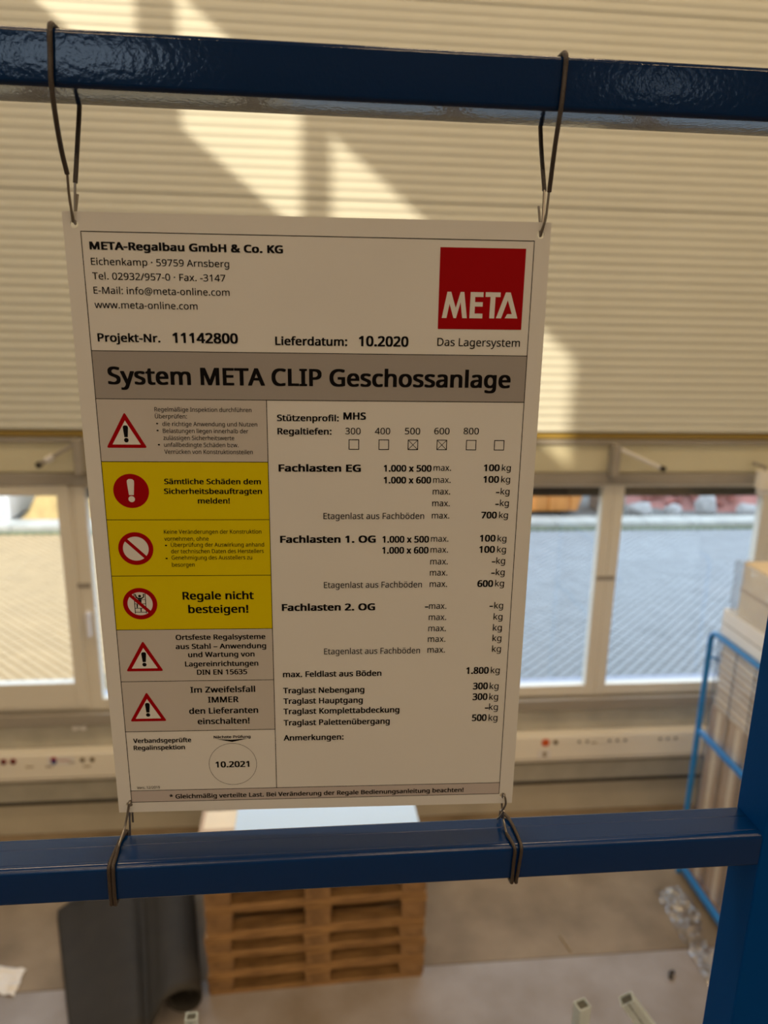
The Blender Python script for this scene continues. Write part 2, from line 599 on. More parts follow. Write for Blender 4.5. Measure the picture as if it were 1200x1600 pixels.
sh = mound('sand_heap', -3.35, 15.0, 2.3, 1.6, 1.3, M_sand, None, 4, 30, True)
tag(sh, 'rough yellow sand heap outside beyond the kerb, behind the left window', 'sand')
wc = thing('white_container', 'white sheet-metal box container outside, at the left edge behind the sand heap kerb', 'container', (-6.75, 14.1, 0))
MB().box(-1.6, 1.0, -.6, .6, .015, 1.9).build('body', M_white, wc, bevel=.02)
for k in range(8):
    MB().box(-1.5 + k * .32, -1.36 + k * .32, -.63, -.6, .12, 1.82).build('corrugation', M_white, wc, bevel=.01)
for x in (-1.4, .8):
    MB().box(x - .1, x + .1, -.58, .58, 0, .018).build('foot', M_white, wc)

# ------------------------------------------------------------------ cable trunking on the wall
ct = thing('cable_trunking', 'cream cable trunking with sockets running along the wall under the windows', 'trunking', (0, YB, .494))
MB().box(XL, XR, -.10, 0, 0, .205).build('trunk_body', M_duct, ct, bevel=.006)
MB().box(XL, XR, -.104, -.1, .022, .026).build('lid_seam', M_gtrim, ct)


def socket(x, z, material, label=None, r=.021, deep=.006):
    o = MB().cyl((x, -.1025, z), 'y', r, .007, 18).build('socket', material, ct, smooth=True)
    MB().cyl((x, -.107, z), 'y', r * .55, .004, 14).build('socket_core', M_dark if material != M_sorange else M_sorange, o)
    if label:
        o['label'] = label
    return o


Z0 = .494
for x in (-2.145, -2.083):
    socket(x, .678 - Z0 - .02, M_sred, 'dark red round socket')
for x in (-1.625, -1.56):
    socket(x, .662 - Z0 - .01, M_sbrown, None, .017)
for x in (1.905, 1.965, 2.135, 2.195, 2.255, 2.525, 2.585, 2.645):
    socket(x, .668 - Z0 - .012, M_duct, None, .019)
socket(1.652, .655 - Z0, M_sorange, 'orange-red round switch', .03)
socket(1.728, .655 - Z0, M_sbrown, None, .018)
for x, z, w_ in ((-1.98, .612, .05), (-1.85, .608, .045), (-1.70, .635, .04), (-1.60, .60, .05), (2.02, .64, .04)):
    MB().box(x - w_ / 2, x + w_ / 2, -.1035, -.1, z - Z0 - .004, z - Z0 + .004).build('label_strip', M_sbrown, ct)
st = MB().box(-1.86, -1.68, -.1025, -.1, .12, .19).build('sticker', M_white, ct)
MB().cyl((-1.815, -.104, .168), 'y', .02, .003, 18).build('sticker_mark', M_red, st)
MB().cyl((-1.815, -.1045, .150), 'y', .019, .003, 18).build('sticker_mark', M_lblue, st)
MB().box(-1.785, -1.71, -.104, -.1025, .158, .163).build('sticker_line', M_red, st)
st = MB().box(1.60, 1.70, -.1025, -.1, .035, .10).build('sticker', M_white, ct)
MB().box(1.64, 1.665, -.104, -.1025, .045, .085).build('sticker_mark', M_sbrown, st)
wcl = MB().box(-1.70, -1.60, YB - .03, YB - .012, .845, .865)
wcl.box(-1.695, -1.665, YB - .04, YB - .012, .84, .875).box(-1.635, -1.605, YB - .04, YB - .012, .84, .875)
tag(wcl.build('cable_clip', M_white, None, bevel=.003), 'small white cable clip on the concrete band under the left window', 'clip')

# window opener arms
for nm, p, q, lab in (('window_opener', (1.979, YB - .10, 2.832), (2.305, YB - .10, 2.694), 'pale window opener arm slanting down to the right above the right window'),
                      ('window_opener', (-1.476, YB - .10, 2.855), (-1.715, YB - .10, 2.715), 'window opener arm with dark end slanting down to the left above the left window')):
    t = thing(nm, lab, 'opener arm', p)
    P0, Q0 = Vector((0, 0, 0)), Vector(q) - Vector(p)
    MB().tube([P0, Q0], .013, 12).build('arm', M_white if p[0] > 0 else M_gtrim, t, smooth=True)
    MB().tube([Q0 * .94, Q0 * 1.05], .019, 12).build('end_joint', M_dark, t, smooth=True)
    if p[0] < 0:
        MB().tube([Q0 * .62, Q0 * .80], .021, 12).build('sleeve', M_white, t, smooth=True)
    MB().box(-.025, .025, -.015, .085, -.20, .02).build('bracket', M_gtrim, t, bevel=.004)

sn = thing('wall_sensor', 'cream cylindrical sensor at the right edge above the right window', 'sensor', (2.985, YB - .18, 2.635))
MB().cyl((0, 0, 0), 'z', .055, .12, 20).build('sensor_body', M_duct, sn, smooth=True)
MB().cyl((0, 0, -.08), 'z', .04, .045, 20).build('sensor_cap', M_white, sn, smooth=True)
MB().tube([(0, 0, .05), (0, 0, .085), (0, .14, .085)], .012, 8).build('sensor_arm', M_gtrim, sn, smooth=True)

# ------------------------------------------------------------------ pallets
PZ = [(.061), (.063), (.056), (.109), (.078)]


def pallet(z, bh, label, dx=0., dy=0.):
    t = thing('wooden_pallet', label, 'pallet', (-.025 + dx, 3.215 + .4 + dy, z), 'stacked wooden pallets under the lower rail', rz=.030)
    L, Wd = 1.2, .8
    for y in (-.35, 0, .35):
        MB().box(-L / 2 + .012, L / 2 - .012, y - .05, y + .05, 0, .022).build('bottom_board', M_wood, t, bevel=.002)
    for y in (-.35, 0, .35):
        for x in (-.5275, 0, .5275):
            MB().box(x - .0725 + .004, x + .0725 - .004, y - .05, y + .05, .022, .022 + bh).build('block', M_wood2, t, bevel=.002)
    for x in (-.5275, 0, .5275):
        MB().box(x - .0725, x + .0725, -.4, .4, .022 + bh, .044 + bh).build('cross_board', M_wood, t, bevel=.002)
    for y, w_ in ((-.3275, .145), (-.175, .1), (0, .145), (.175, .1), (.3275, .145)):
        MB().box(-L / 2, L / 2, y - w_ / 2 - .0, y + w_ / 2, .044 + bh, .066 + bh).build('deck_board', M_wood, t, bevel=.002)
    return z + bh + .066


z = 0
LB = ['lowest wooden pallet of the stack, resting on the concrete floor', 'second wooden pallet from the floor in the stack',
      'middle wooden pallet of the five in the stack', 'fourth wooden pallet from the floor, with the tallest gaps',
      'topmost wooden pallet, under the cardboard carton']
for k in range(5):
    z = pallet(z, PZ[k], LB[k], [0, .004, -.006, .003, 0][k], [0, .004, 0, .006, .002][k])
ZP = z
cb = thing('flat_carton', 'flat brown cardboard carton lying on the pallet stack under a white sheet', 'carton', (-.04, 3.37, ZP), rz=.02)
hC = .925 - ZP
MB().box(-.6, .58, -.13, .165, 0, hC).build('carton_body', M_card2, cb, bevel=.004)
MB().box(-.6, .58, -.012, .012, hC - .0005, hC + .0008).build('carton_tape', M_card, cb)
MB().box(-.605, -.585, -.13, .165, hC - .03, hC + .002).build('carton_edge', M_card, cb)
ws = MB().box(-.50, .50, -.14, .165, 0, .006).build('white_board', M_paper, None, bevel=.001)
ws.location = (.045, 3.37, ZP + hC + .001)
ws.rotation_euler = (0, 0, .02)
tag(ws, 'bright white sheet lying on top of the carton behind the sign bottom', 'sheet')

# ------------------------------------------------------------------ rolled rubber mat
prof = [(-1.32, .012), (-1.24, .03), (-1.14, .07), (-1.03, .12), (-.96, .13), (-.915, .085), (-.89, .12), (-.85, .17)]
for k in range(0, 21):
    a = math.radians(150 - k * 24)
    r = .125 - .0032 * k
    prof.append((-.73 + r * math.cos(a), .128 + r * math.sin(a)))
pp = spline([(x, 0, z_) for x, z_ in prof], 4)
ny = 14
vs, fs = [], []
for j in range(ny + 1):
    for i, p in enumerate(pp):
        f_ = i / len(pp)
        yf_ = 2.86 + .22 * min(1, f_ * 2)
        yb_ = 3.93 - .02 * f_
        t_ = j / ny
        y = yf_ + (yb_ - yf_) * t_
        wv = .012 * noise.noise(Vector((p.x * 4, y * 3, 0))) * (1 if i < len(pp) * .4 else .2)
        round_ = .10 * max(0, (t_ - .9) / .1) ** 2 * (1 if p.x < -1.2 else 0)
        vs.append((p.x - (y - 3.1) * (.22 + .20 * max(0, min(1, (-.8 - p.x) / .5))) + round_, y, max(.006, p.z + wv)))
nn = len(pp)
for j in range(ny):
    for i in range(nn - 1):
        a = j * nn + i
        fs.append((a, a + 1, a + nn + 1, a + nn))
mo = mesh('rubber_mat', vs, fs, M_mat, None, True)
so = mo.modifiers.new('thickness', 'SOLIDIFY')
so.thickness = .007
tag(mo, 'charcoal rubber mat, half unrolled on the floor left of the pallets', 'mat')

ps_v, ps_f = [], []
for j in range(9):
    for i in range(9):
        u, v = i / 8, j / 8
        ps_v.append((-1.90 + u * .24 + .03 * noise.noise(Vector((v * 2, 3, 1))), 3.32 + v * .17 - u * .05, .004 + .035 * abs(noise.noise(Vector((u * 4, v * 4, 2))))))
for j in range(8):
    for i in range(8):
        a = j * 9 + i
        ps_f.append((a, a + 1, a + 10, a + 9))
po = mesh('paper_scrap', ps_v, ps_f, M_white, None, False)
po.modifiers.new('t', 'SOLIDIFY').thickness = .001
tag(po, 'crumpled white paper scrap on the floor at the left edge', 'paper')

# ------------------------------------------------------------------ blue trolley frame with cartons
TX = 2.447
tf = thing('blue_stillage', 'blue tubular transport frame holding wrapped cartons by the right post', 'transport frame', (TX, 3.3, 0))
yb, yn = 3.91 - 3.3, 2.55 - 3.3


def loop(z0, z1, r, x, name_post, name_top):
    rr = .06
    pts = [(x, yb, z0)] + [(x, yb, z1 - rr)]
    arc = [(x, yb - rr + rr * math.cos(a), z1 - rr + rr * math.sin(a)) for a in [math.radians(q) for q in range(10, 91, 16)]]
    MB().tube(pts + arc, r, 12).build(name_post, M_bluebar, tf, smooth=True)
    MB().tube([(x, yb - rr, z1), (x, yn + rr, z1)], r, 12).build(name_top, M_bluebar, tf, smooth=True)
    arc = [(x, yn + rr - rr * math.cos(a), z1 - rr + rr * math.sin(a)) for a in [math.radians(q) for q in range(10, 91, 16)]]
    MB().tube([(x, yn, z0), (x, yn, z1 - rr)] + arc, r, 12).build(name_post, M_bluebar, tf, smooth=True)


loop(0.0, 1.775, .019, 0, 'post', 'top_bar')
loop(0.0, 1.775, .019, .80, 'post', 'top_bar')
MB().box(-.012, .012, yn, yb, 1.07, 1.105).build('middle_bar', M_bluebar, tf, bevel=.003)
MB().box(-.015, .02, yn, yb, .05, .09).build('bottom_bar', M_bluebar, tf, bevel=.003)
MB().box(.78, .815, yn, yb, .05, .09).build('bottom_bar', M_bluebar, tf, bevel=.003)
MB().box(.02, .78, yb - .04, yb, .05, .09).build('bottom_bar', M_bluebar, tf, bevel=.003)
MB().box(.02, .78, yn, yn + .04, .05, .09).build('bottom_bar', M_bluebar, tf, bevel=.003)
MB().box(.015, .785, yn + .03, yb - .03, .09, .105).build('load_board', M_wood, tf)
MB().tube([(0, yb, 1.60), (.05, yb - .03, 1.60), (.06, yb - .03, 1.565)], .01, 8).build('hook', M_bluebar, tf, smooth=True)

# cartons standing upright in the lower half
CG = 'upright brown cartons in the blue frame'
ylab = ['tall upright brown carton farthest from the camera in the blue frame', 'second tall upright brown carton in the blue frame, next to the far one',
        'third tall upright brown carton in the blue frame', 'fourth tall upright brown carton in the blue frame', 'nearest tall upright brown carton in the blue frame, behind the post']
yy = [3.845, 3.645, 3.445, 3.21, 2.93, 2.62]
for k in range(5):
    a, b = yy[k + 1] + .004, yy[k] - .004
    t = thing('upright_carton', ylab[k], 'carton', (TX + .385, (a + b) / 2, .105), CG)
    MB().box(-.36, .36, -(b - a) / 2, (b - a) / 2, 0, 1.20).build('carton_body', M_card, t, bevel=.006)
    MB().box(-.362, -.36, -.02, .02, .0, 1.2).build('carton_seam', M_card2, t)
# flat cardboard sheets stacked above
SG = 'flat cardboard sheets stacked on the upright cartons'
zz = 1.312
rs = random.Random(5)
msh = {}
for k in range(30):
    dxs, dys = rs.uniform(-.003, .006), rs.uniform(-.008, .008)
    key = k % 3
    if key not in msh:
        o = MB().box(-.355, .36, -.60, .60, 0, .0125).build('cardboard_sheet', (M_card2, M_card3, M_card)[key], None)
        msh[key] = o
    else:
        o = msh[key].copy()
        COL.objects.link(o)
    o.location = (TX + .383 + dxs, 3.225 + dys, zz)
    tag(o, {0: 'lowest flat cardboard sheet of the stack, lying on the upright brown cartons', 29: 'topmost flat cardboard sheet of the stack, directly under the wide flat carton'}.get(
        k, 'flat corrugated cardboard sheet in the middle of the wrapped stack within the blue frame'), 'cardboard', SG)
    zz += .0148
lc = thing('wide_flat_carton', 'wide flat white carton on the sheet stack, level with the blue top bar', 'carton', (TX + .373, 3.22, zz + .002))
MB().box(-.35, .35, -.64, .64, 0, .19).build('carton_body', M_card3, lc, bevel=.008)
MB().box(-.352, -.35, -.64, .64, .10, .106).build('lid_seam', M_gtrim, lc)
MB().box(-.35, .35, -.03, .03, .19, .1915).build('carton_tape', M_card2, lc)
zz += .194
uc = thing('topmost_carton', 'yellowish carton under clear film, topmost on the blue frame', 'carton', (TX + .40, 3.13, zz + .002))
MB().box(-.36, .34, -.60, .62, 0, .33).build('carton_body', M_card2, uc, bevel=.008)
MB().box(-.361, -.36, -.60, .62, .15, .17).build('carton_tape', M_card, uc)
MB().box(-.36, .34, -.03, .03, .33, .3315).build('carton_tape', M_card, uc)

# stretch film around the load
fv, ff = [], []
rf = random.Random(2)
NZ, loopn = 26, 40


def filmwrap(name, x0, x1, y0, y1, z0, z1, lab, material, amp=.006, nz=26, seed=0):
    per = []
    for i in range(12):
        per.append((x0, y0 + (y1 - y0) * i / 12))
    for i in range(8):
        per.append((x0 + (x1 - x0) * i / 8, y1))
    for i in range(12):
        per.append((x1, y1 + (y0 - y1) * i / 12))
    for i in range(8):
        per.append((x1 + (x0 - x1) * i / 8, y0))
    n_ = len(per)
    vs_, fs_ = [], []
    for j in range(nz + 1):
        z_ = z0 + (z1 - z0) * j / nz
        for k_, (x, y) in enumerate(per):
            d = amp * (.6 + noise.noise(Vector((x * 5 + seed, y * 5, z_ * 9))))
            nx = -1 if abs(x - x0) < 1e-6 else (1 if abs(x - x1) < 1e-6 else 0)
            ny_ = 1 if abs(y - y1) < 1e-6 else (-1 if abs(y - y0) < 1e-6 else 0)
            vs_.append((x + nx * d, y + ny_ * d, z_))
    for j in range(nz):
        for k_ in range(n_):
            a = j * n_ + k_
            b = j * n_ + (k_ + 1) % n_
            fs_.append((a, b, b + n_, a + n_))
    o = mesh(name, vs_, fs_, material, None, True)
    tag(o, lab, 'film')
    return o


filmwrap('stretch_film', TX + .0205, TX + .785, 2.60, 3.868, .115, 1.755, 'clear stretch film wrapped around the cartons inside the blue frame', M_film, .004)
filmwrap('top_film', TX + .015, TX + .76, 2.50, 3.775, 1.96, 2.285, 'clear film draped around the topmost yellowish carton', M_film, .01, 10, 3)
for k, (y, lab) in enumerate(((3.66, 'grey strap around the load nearer the far edge of the blue frame'), (3.47, 'grey strap around the load, second from the far edge'), (3.30, 'grey strap around the load, third, near the blue post'))):
    o = MB().box(TX + .0195, TX + .0205, y - .008, y + .008, .115, 1.76).build('strap', M_strap, None)
    tag(o, lab, 'strap')

# crumpled film on the floor
vs, fs = [], []
for j in range(31):
    for i in range(11):
        u, v = i / 10, j / 30
        y = 3.76 - v * .72
        x = 2.20 - .03 * v + (u * (.17 + .04 * math.sin(v * 7)))
        vs.append((x + .01 * noise.noise(Vector((v * 9, u * 3, 1))), y, .005 + .05 * abs(noise.noise(Vector((u * 5, v * 16, 4))))))
for j in range(30):
    for i in range(10):
        a = j * 11 + i
        fs.append((a, a + 1, a + 12, a + 11))
o = mesh('crumpled_film', vs, fs, M_film2, None, False)
tag(o, 'crumpled clear plastic film lying on the floor beside the blue frame', 'film')

o = MB().rbox((1.47, 3.385, .006), (.012, .12, .008), Matrix.Rotation(.25, 3, 'Z')).build('wood_splinter', M_sbrown, None, bevel=.001)
tag(o, 'thin brown wood splinter lying on the open floor right of the pallets', 'splinter')
# small things on the floor
o = MB().tube([(1.985, 3.10, .012), (2.0, 3.13, .018), (2.02, 3.14, .012)], .012, 8).build('floor_pebble', M_dark, None, smooth=True)
tag(o, 'small dark stone chip on the floor near the blue post', 'stone')

# ------------------------------------------------------------------ leaning uprights


def upright(p0, p1, w_, d_, t_, lab, holes=True, roll=0.0):
    p0, p1 = Vector(p0), Vector(p1)
    t = thing('shelf_upright', lab, 'upright', p1, 'pale steel shelf uprights below the rail')
    ax = (p0 - p1)
    L = ax.length
    ax.normalize()
    side = Vector((1, 0, 0))
    side = (side - ax * side.dot(ax)).normalized()
    dep = ax.cross(side)
    if roll:
        M = Matrix.Rotation(roll, 3, ax)
        side, dep = M @ side, M @ dep
    M3 = Matrix((side, dep, ax)).transposed()
    a, b, c = w_ / 2, d_ / 2, t_
    # channel section
    sec = [(-a, -b), (-a, b), (a, b), (a, -b), (a - .012, -b), (a - .012, -b + c), (a - c, -b + c), (a - c, b - c), (-a + c, b - c), (-a + c, -b + c), (-a + .012, -b + c), (-a + .012, -b)]
    vs = [M3 @ Vector((x, y, zz_)) for zz_ in (0, L) for x, y in sec]
    n = len(sec)
    fs = [(i, (i + 1) % n, n + (i + 1) % n, n + i) for i in range(n)] + [tuple(range(n)), tuple(range(2 * n - 1, n - 1, -1))]
    mesh('profile', vs, fs, M_galv, t)
    cap = MB().rbox(M3 @ Vector((0, 0, L - .012)), (w_ - .006, d_ - .006, .02), M3)
    cap.build('end_cap', M_cap, t, bevel=.001)
    if holes:
        for k in range(6):
            MB().rbox(M3 @ Vector((0, -b + c + .002, L - .05 - k * .05)), (w_ * .4, .004, .009), M3).build('slot_tab', M_dark, t)


upright((-.222, 1.0, 2.392), (-.232, .99, 0), .020, .016, .002, 'pale steel shelf upright rising at the bottom edge beside the rubber mat roll')
upright((.4770, 1.0, 2.357), (.4775, .99, 0), .024, .020, .002, 'pale steel shelf upright with dark end cap, left one of the bottom right pair', roll=.3)
upright((.5600, 1.0, 2.362), (2.26, .7, 0), .026, .020, .002, 'pale steel shelf upright leaning far to the right, right one of the bottom right pair', roll=-.2)

# ------------------------------------------------------------------ guard rail
gr = thing('guard_rail', 'glossy dark blue steel guard rail with upper and lower tube and right post', 'railing', (0, .4575, 2.548))
RZ = CAMH - 2.548
y0, y1 = -.0175, .0175


def rail_prof(z0, z1, groove):
    r = .0028
    rf = .0046 if groove else r
    rb = .0040
    pts = []

    def arc(cy, cz, a0, a1, r=r):
        for k in range(9):
            a = math.radians(a0 + (a1 - a0) * k / 8)
            pts.append((cy + r * math.cos(a), cz + r * math.sin(a)))
    arc(y1 - (r if groove else rb), z0 + (r if groove else rb), -90, 0, r if groove else rb)
    arc(y1 - (rb if groove else r), z1 - (rb if groove else r), 0, 90, rb if groove else r)
    if groove:
        yg = y0 + .0215
        pts.extend([(yg + .0006, z1), (yg + .0003, z1 - .0004), (yg - .0003, z1 - .0004), (yg - .0006, z1)])
        pts.extend([(y0 + .0062, z1 - .0), (y0 + .0059, z1 - .0003), (y0 + .0056, z1 - .0001)])
    arc(y0 + rf, z1 - rf, 90, 180, rf)
    arc(y0 + r, z0 + r, 180, 270)
    return pts


def rail(name, z0, z1, x0, x1, groove, lab):
    o = MB().prism(rail_prof(z0, z1, groove), 'x', x0, x1).build(name, M_bluesheen if groove else M_blue, gr, smooth=True, sharp=16)
    o['label'] = lab
    return o


rail('top_rail', RZ + .1257, RZ + .1540, -2.4, .3398, False, 'upper dark blue tube with the looped wires')
rail('lower_rail', RZ - .3975, RZ - .3685, -2.4, .3398, True, 'lower blue tube with a groove along its top')
for x in (.3398, -2.44):
    MB().box(x, x + .04, y0 - .001, y1 + .0005, 0.005, RZ + .158).build('post', M_bluepost, gr, bevel=.0015)
    MB().box(x - .02, x + .06, y0 - .02, y1 + .02, 0, .006).build('foot_plate', M_blue, gr, bevel=.001)
MB().cyl((.3385, .0085, RZ - .409), 'x', .0022, .004, 10).build('rivet', M_galv, gr)
MB().box(-2.44, .38, -.003, .003, .006, .09).build('toe_board', M_blue, gr, bevel=.001)

# ------------------------------------------------------------------ the sign
TL = Vector((-.151355, .470308, .067459 + CAMH))
ex = Vector((.999371, -.035249, .003921)).normalized()
ey = Vector((.004318, .011184, -.999928))
nz_ = ex.cross(-ey)      # points towards the camera or away
nz_.normalize()
eyv = nz_.cross(ex).normalized()          # up
sg = bpy.data.objects.new('load_sign', None)
COL.objects.link(sg)
Mx = Matrix((ex, eyv, nz_)).transposed().to_4x4()
Mx.translation = TL
sg.matrix_world = Mx
tag(sg, 'white rack load sign hanging on wires between the two blue rails', 'sign')
FRONT = 1 if nz_.y < 0 else -1


def curve_mesh(name, loops, material, depth, bez=None, offset=0., res=4, extrude=0., scale=(1, 1), org=(0, 0), bold=0.):
    """loops: list of closed polygons in mm (u right, v down)"""
    cu = bpy.data.curves.new(name, 'CURVE')
    cu.dimensions = '2D'
    cu.fill_mode = 'BOTH'
    cu.resolution_u = res
    cu.offset = offset
    cu.extrude = extrude
    if bez:
        for pts, dx in bez:
            n = len(pts) // 6
            sp = cu.splines.new('BEZIER')
            sp.bezier_points.add(n - 1)
            sp.use_cyclic_u = True
            for k in range(n):
                x, y, lx, ly, rx, ry = pts[k * 6:k * 6 + 6]
                bp = sp.bezier_points[k]
                bp.handle_left_type = bp.handle_right_type = 'FREE'
                X = (x + dx) / 573.
                bp.co = (X, y / 573., 0)
                bp.handle_left = (X + lx / 573., (y + ly) / 573., 0)
                bp.handle_right = (X + rx / 573., (y + ry) / 573., 0)
    for L in loops or []:
        sp = cu.splines.new('POLY')
        sp.points.add(len(L) - 1)
        sp.use_cyclic_u = True
        for k, (u, v) in enumerate(L):
            sp.points[k].co = (u, -v, 0, 1)
    o = bpy.data.objects.new(name, cu)
    COL.objects.link(o)
    dg = bpy.context.evaluated_depsgraph_get()
    me = bpy.data.meshes.new_from_object(o.evaluated_get(dg), depsgraph=dg)
    COL.objects.unlink(o)
    bpy.data.objects.remove(o)
    bpy.data.curves.remove(cu)
    if len(me.materials) == 0:
        me.materials.append(material)
    else:
        me.materials[0] = material
    if bold:
        # heavier weight: the outline laid down four times, shifted by the stroke gain
        b = bmesh.new()
        for k, (sx_, sy_) in enumerate(((-1, -.45), (1, -.45), (-1, .45), (1, .45), (0, -.5), (0, .5), (0, 0))):
            n0 = len(b.verts)
            b.from_mesh(me)
            b.verts.ensure_lookup_table()
            for v in b.verts[n0:]:
                v.co.x += sx_ * bold
                v.co.y += sy_ * bold
                v.co.z += k * .003
        b.to_mesh(me)
        b.free()
    for v in me.vertices:
        v.co = Vector(((org[0] + v.co.x * scale[0]) * .001, (-org[1] + v.co.y * scale[1]) * .001, (depth * FRONT + v.co.z) * .001))
    me.name = name
    if not extrude:
        b = bmesh.new()
        b.from_mesh(me)
        for f_ in b.faces:
            f_.normal_update()
            if f_.normal.z * FRONT < 0:
                f_.normal_flip()
        b.to_mesh(me)
        b.free()
    ob = bpy.data.objects.new(name, me)
    COL.objects.link(ob)
    ob.parent = sg
    return ob


def circ(cu_, cv, r, n=40, a0=0):
    return [(cu_ + r * math.cos(a0 + 2 * math.pi * k / n), cv + r * math.sin(a0 + 2 * math.pi * k / n)) for k in range(n)]


def rect(u0, v0, u1, v1):
    return [(u0, v0), (u1, v0), (u1, v1), (u0, v1)]


holes = [(6.8, 7.1), (290.6, 7.1), (8.6, 411.3), (290.2, 411.0)]
pl_ = curve_mesh('board', [[(0, 0), (297, 0), (297.6, 417.9), (.7, 417.9)]] + [circ(a, b, 2.4, 24) for a, b in holes], M_plate, -.55, extrude=.5)
D1, D2, D3, D4 = .06, .11, .16, .21


def fill(name, u0, v0, u1, v1, m_):
    return curve_mesh(name, [rect(u0, v0, u1, v1)], m_, D1)


U0, U1, UM = 10.2, 287.0, 118.3
RV = [111.0, 151.7, 191.1, 230.8, 270.5, 310.2, 350.2, 399.5]
fill('title_band', U0, 81.1, U1, 111.0, M_grey1)
for k, m_ in ((0, M_grey2), (1, M_yel), (2, M_yel), (3, M_yel), (4, M_grey2), (5, M_grey2)):
    fill('notice_field', U0, RV[k], UM, RV[k + 1], m_)
fill('footer_band', U0, 399.5, U1, 409.2, M_grey3)
w_ = .22


def rule(u0, v0, u1, v1):
    if abs(v1 - v0) < abs(u1 - u0):
        L = [(u0, v0 - w_), (u1, v1 - w_), (u1, v1 + w_), (u0, v0 + w_)]
    else:
        L = [(u0 - w_, v0), (u0 + w_, v0), (u1 + w_, v1), (u1 - w_, v1)]
    return curve_mesh('rule_line', [L], M_black, D2)


rule(U0, 11, U1, 11)
rule(U0, 409.2, U1, 409.2)
rule(U0, 10.9, U0 + .4, 409.3)
rule(U1, 10.9, U1, 409.3)
rule(U0, 81.1, U1, 81.1)
rule(U0, 111, U1, 111)
rule(UM, 111, UM - .4, 399.5)
rule(U0, 399.5, U1, 399.5)
for v in RV[1:7]:
    rule(U0, v, UM, v)


def bang(cx, v0, h, m_, name='exclamation_mark', d=D4):
    s = h / 10.
    L = [(cx - 1.0 * s, v0 + 7.0 * s), (cx - 1.5 * s, v0 + 1.6 * s), (cx - 1.45 * s, v0 + .7 * s), (cx - .8 * s, v0 + .1 * s), (cx, v0), (cx + .8 * s, v0 + .1 * s),
         (cx + 1.45 * s, v0 + .7 * s), (cx + 1.5 * s, v0 + 1.6 * s), (cx + 1.0 * s, v0 + 7.0 * s)]
    return curve_mesh(name, [L, circ(cx, v0 + 8.75 * s, 1.35 * s, 20)], m_, d)


def rtri(cx, v0, v1, w2, r):
    """triangle with rounded corners"""
    P = [(cx, v0 - r * .4), (cx + w2, v1), (cx - w2, v1)]
    ce = ((P[0][0] + P[1][0] + P[2][0]) / 3, (P[0][1] + P[1][1] + P[2][1]) / 3)
    out = []
    for k in range(3):
        p = Vector(P[k])
        a = (Vector(P[k - 1]) - p).normalized()
        b = (Vector(P[(k + 1) % 3]) - p).normalized()
        for t in (0, .25, .5, .75, 1):
            q = (p + a * r) * (1 - t) ** 2 + p * 2 * t * (1 - t) + (p + b * r) * t ** 2
            out.append((q.x, q.y))
    return out


for cx, v0, v1 in ((27.5, 120.0, 142.6), (27.8, 279.5, 302.2), (27.6, 319.2, 341.9)):
    curve_mesh('warning_triangle', [rtri(cx, v0, v1, 13.0, 1.6)], M_red, D2)
    curve_mesh('triangle_field', [[(cx, v0 + 4.8), (cx + 9.0, v1 - 2.2), (cx - 9.0, v1 - 2.2)]], M_plate, D3)
    bang(cx, v0 + 7.9, 11.0, M_black)
curve_mesh('red_disc', [circ(28.0, 171.4, 11.6, 56)], M_red, D2)
bang(27.97, 163.2, 15.6, M_plate)


def prohibit(cx, cy, art=None):
    R, r = 11.6, 8.5
    curve_mesh('disc_field', [circ(cx, cy, R - .5, 48)], M_plate, D1 + .02)
    if art:
        curve_mesh('shelf_pictogram', art, M_black, D2)
    c, s = math.cos(math.radians(45)), math.sin(math.radians(45))
    hw, l = 1.15, r + .6
    curve_mesh('red_ring', [circ(cx, cy, R, 56), circ(cx, cy, r, 56)], M_red, D3)
    curve_mesh('red_slash', [[(cx + x * c - y * s, cy + x * s + y * c) for x, y in ((-l, -hw), (l, -hw), (l, hw), (-l, hw))]], M_red, D4)


prohibit(28.1, 211.3)
art = []
cx, cy = 28.1, 251.1
for a in (24.1, 31.6):
    art.append(rect(a, 243.6, a + .55, 258.3))
for v in (247.9, 251.0, 254.2, 257.1):
    art.append(rect(24.66, v, 31.59, v + .42))
art += [circ(28.1, 245.5, 1.0, 16),
        [(24.8, 244.0), (25.5, 243.9), (26.2, 246.1), (27.2, 246.7), (29.0, 246.7), (30.3, 246.0), (30.4, 243.8), (31.2, 243.8), (31.1, 246.4), (29.5, 247.6), (29.2, 247.85), (27.0, 247.85), (26.6, 247.5), (25.3, 246.6)],
        [(27.0, 248.35), (29.2, 248.35), (29.0, 250.95), (27.2, 250.95)],
        [(25.6, 251.45), (26.6, 251.45), (26.3, 254.15), (25.5, 254.15)], [(28.0, 254.65), (28.8, 254.65), (28.7, 257.05), (28.0, 257.05)]]
prohibit(cx, cy, art)

# next inspection circle
curve_mesh('inspection_ring', [circ(86.3, 378.6, 17.5, 72), circ(86.3, 378.6, 17.25, 72)], M_black, D2)
curve_mesh('chevron', [[(75.0, 357.5), (86.5, 358.2), (98.2, 357.3), (86.5, 360.0)]], M_black, D2)

# tick boxes
for k, u in enumerate((171.4, 191.2, 210.6, 229.9, 249.6, 268.5)):
    v = 136.2
    s_ = 6.9
    t_ = .5
    curve_mesh('tick_box', [rect(u, v, u + s_, v + s_), rect(u + t_, v + t_, u + s_ - t_, v + s_ - t_)], M_black, D2)
    if k in (2, 3):
        for sgn in (1, -1):
            c0, c1 = u + s_ / 2, v + s_ / 2
            L = [(-2.9, -2.9 - .25), (2.9, 2.9 - .25), (2.9, 2.9 + .25), (-2.9, -2.9 + .25)]
            curve_mesh('tick_stroke', [[(c0 + a * sgn, c1 + b) for a, b in L]], M_black, D3)

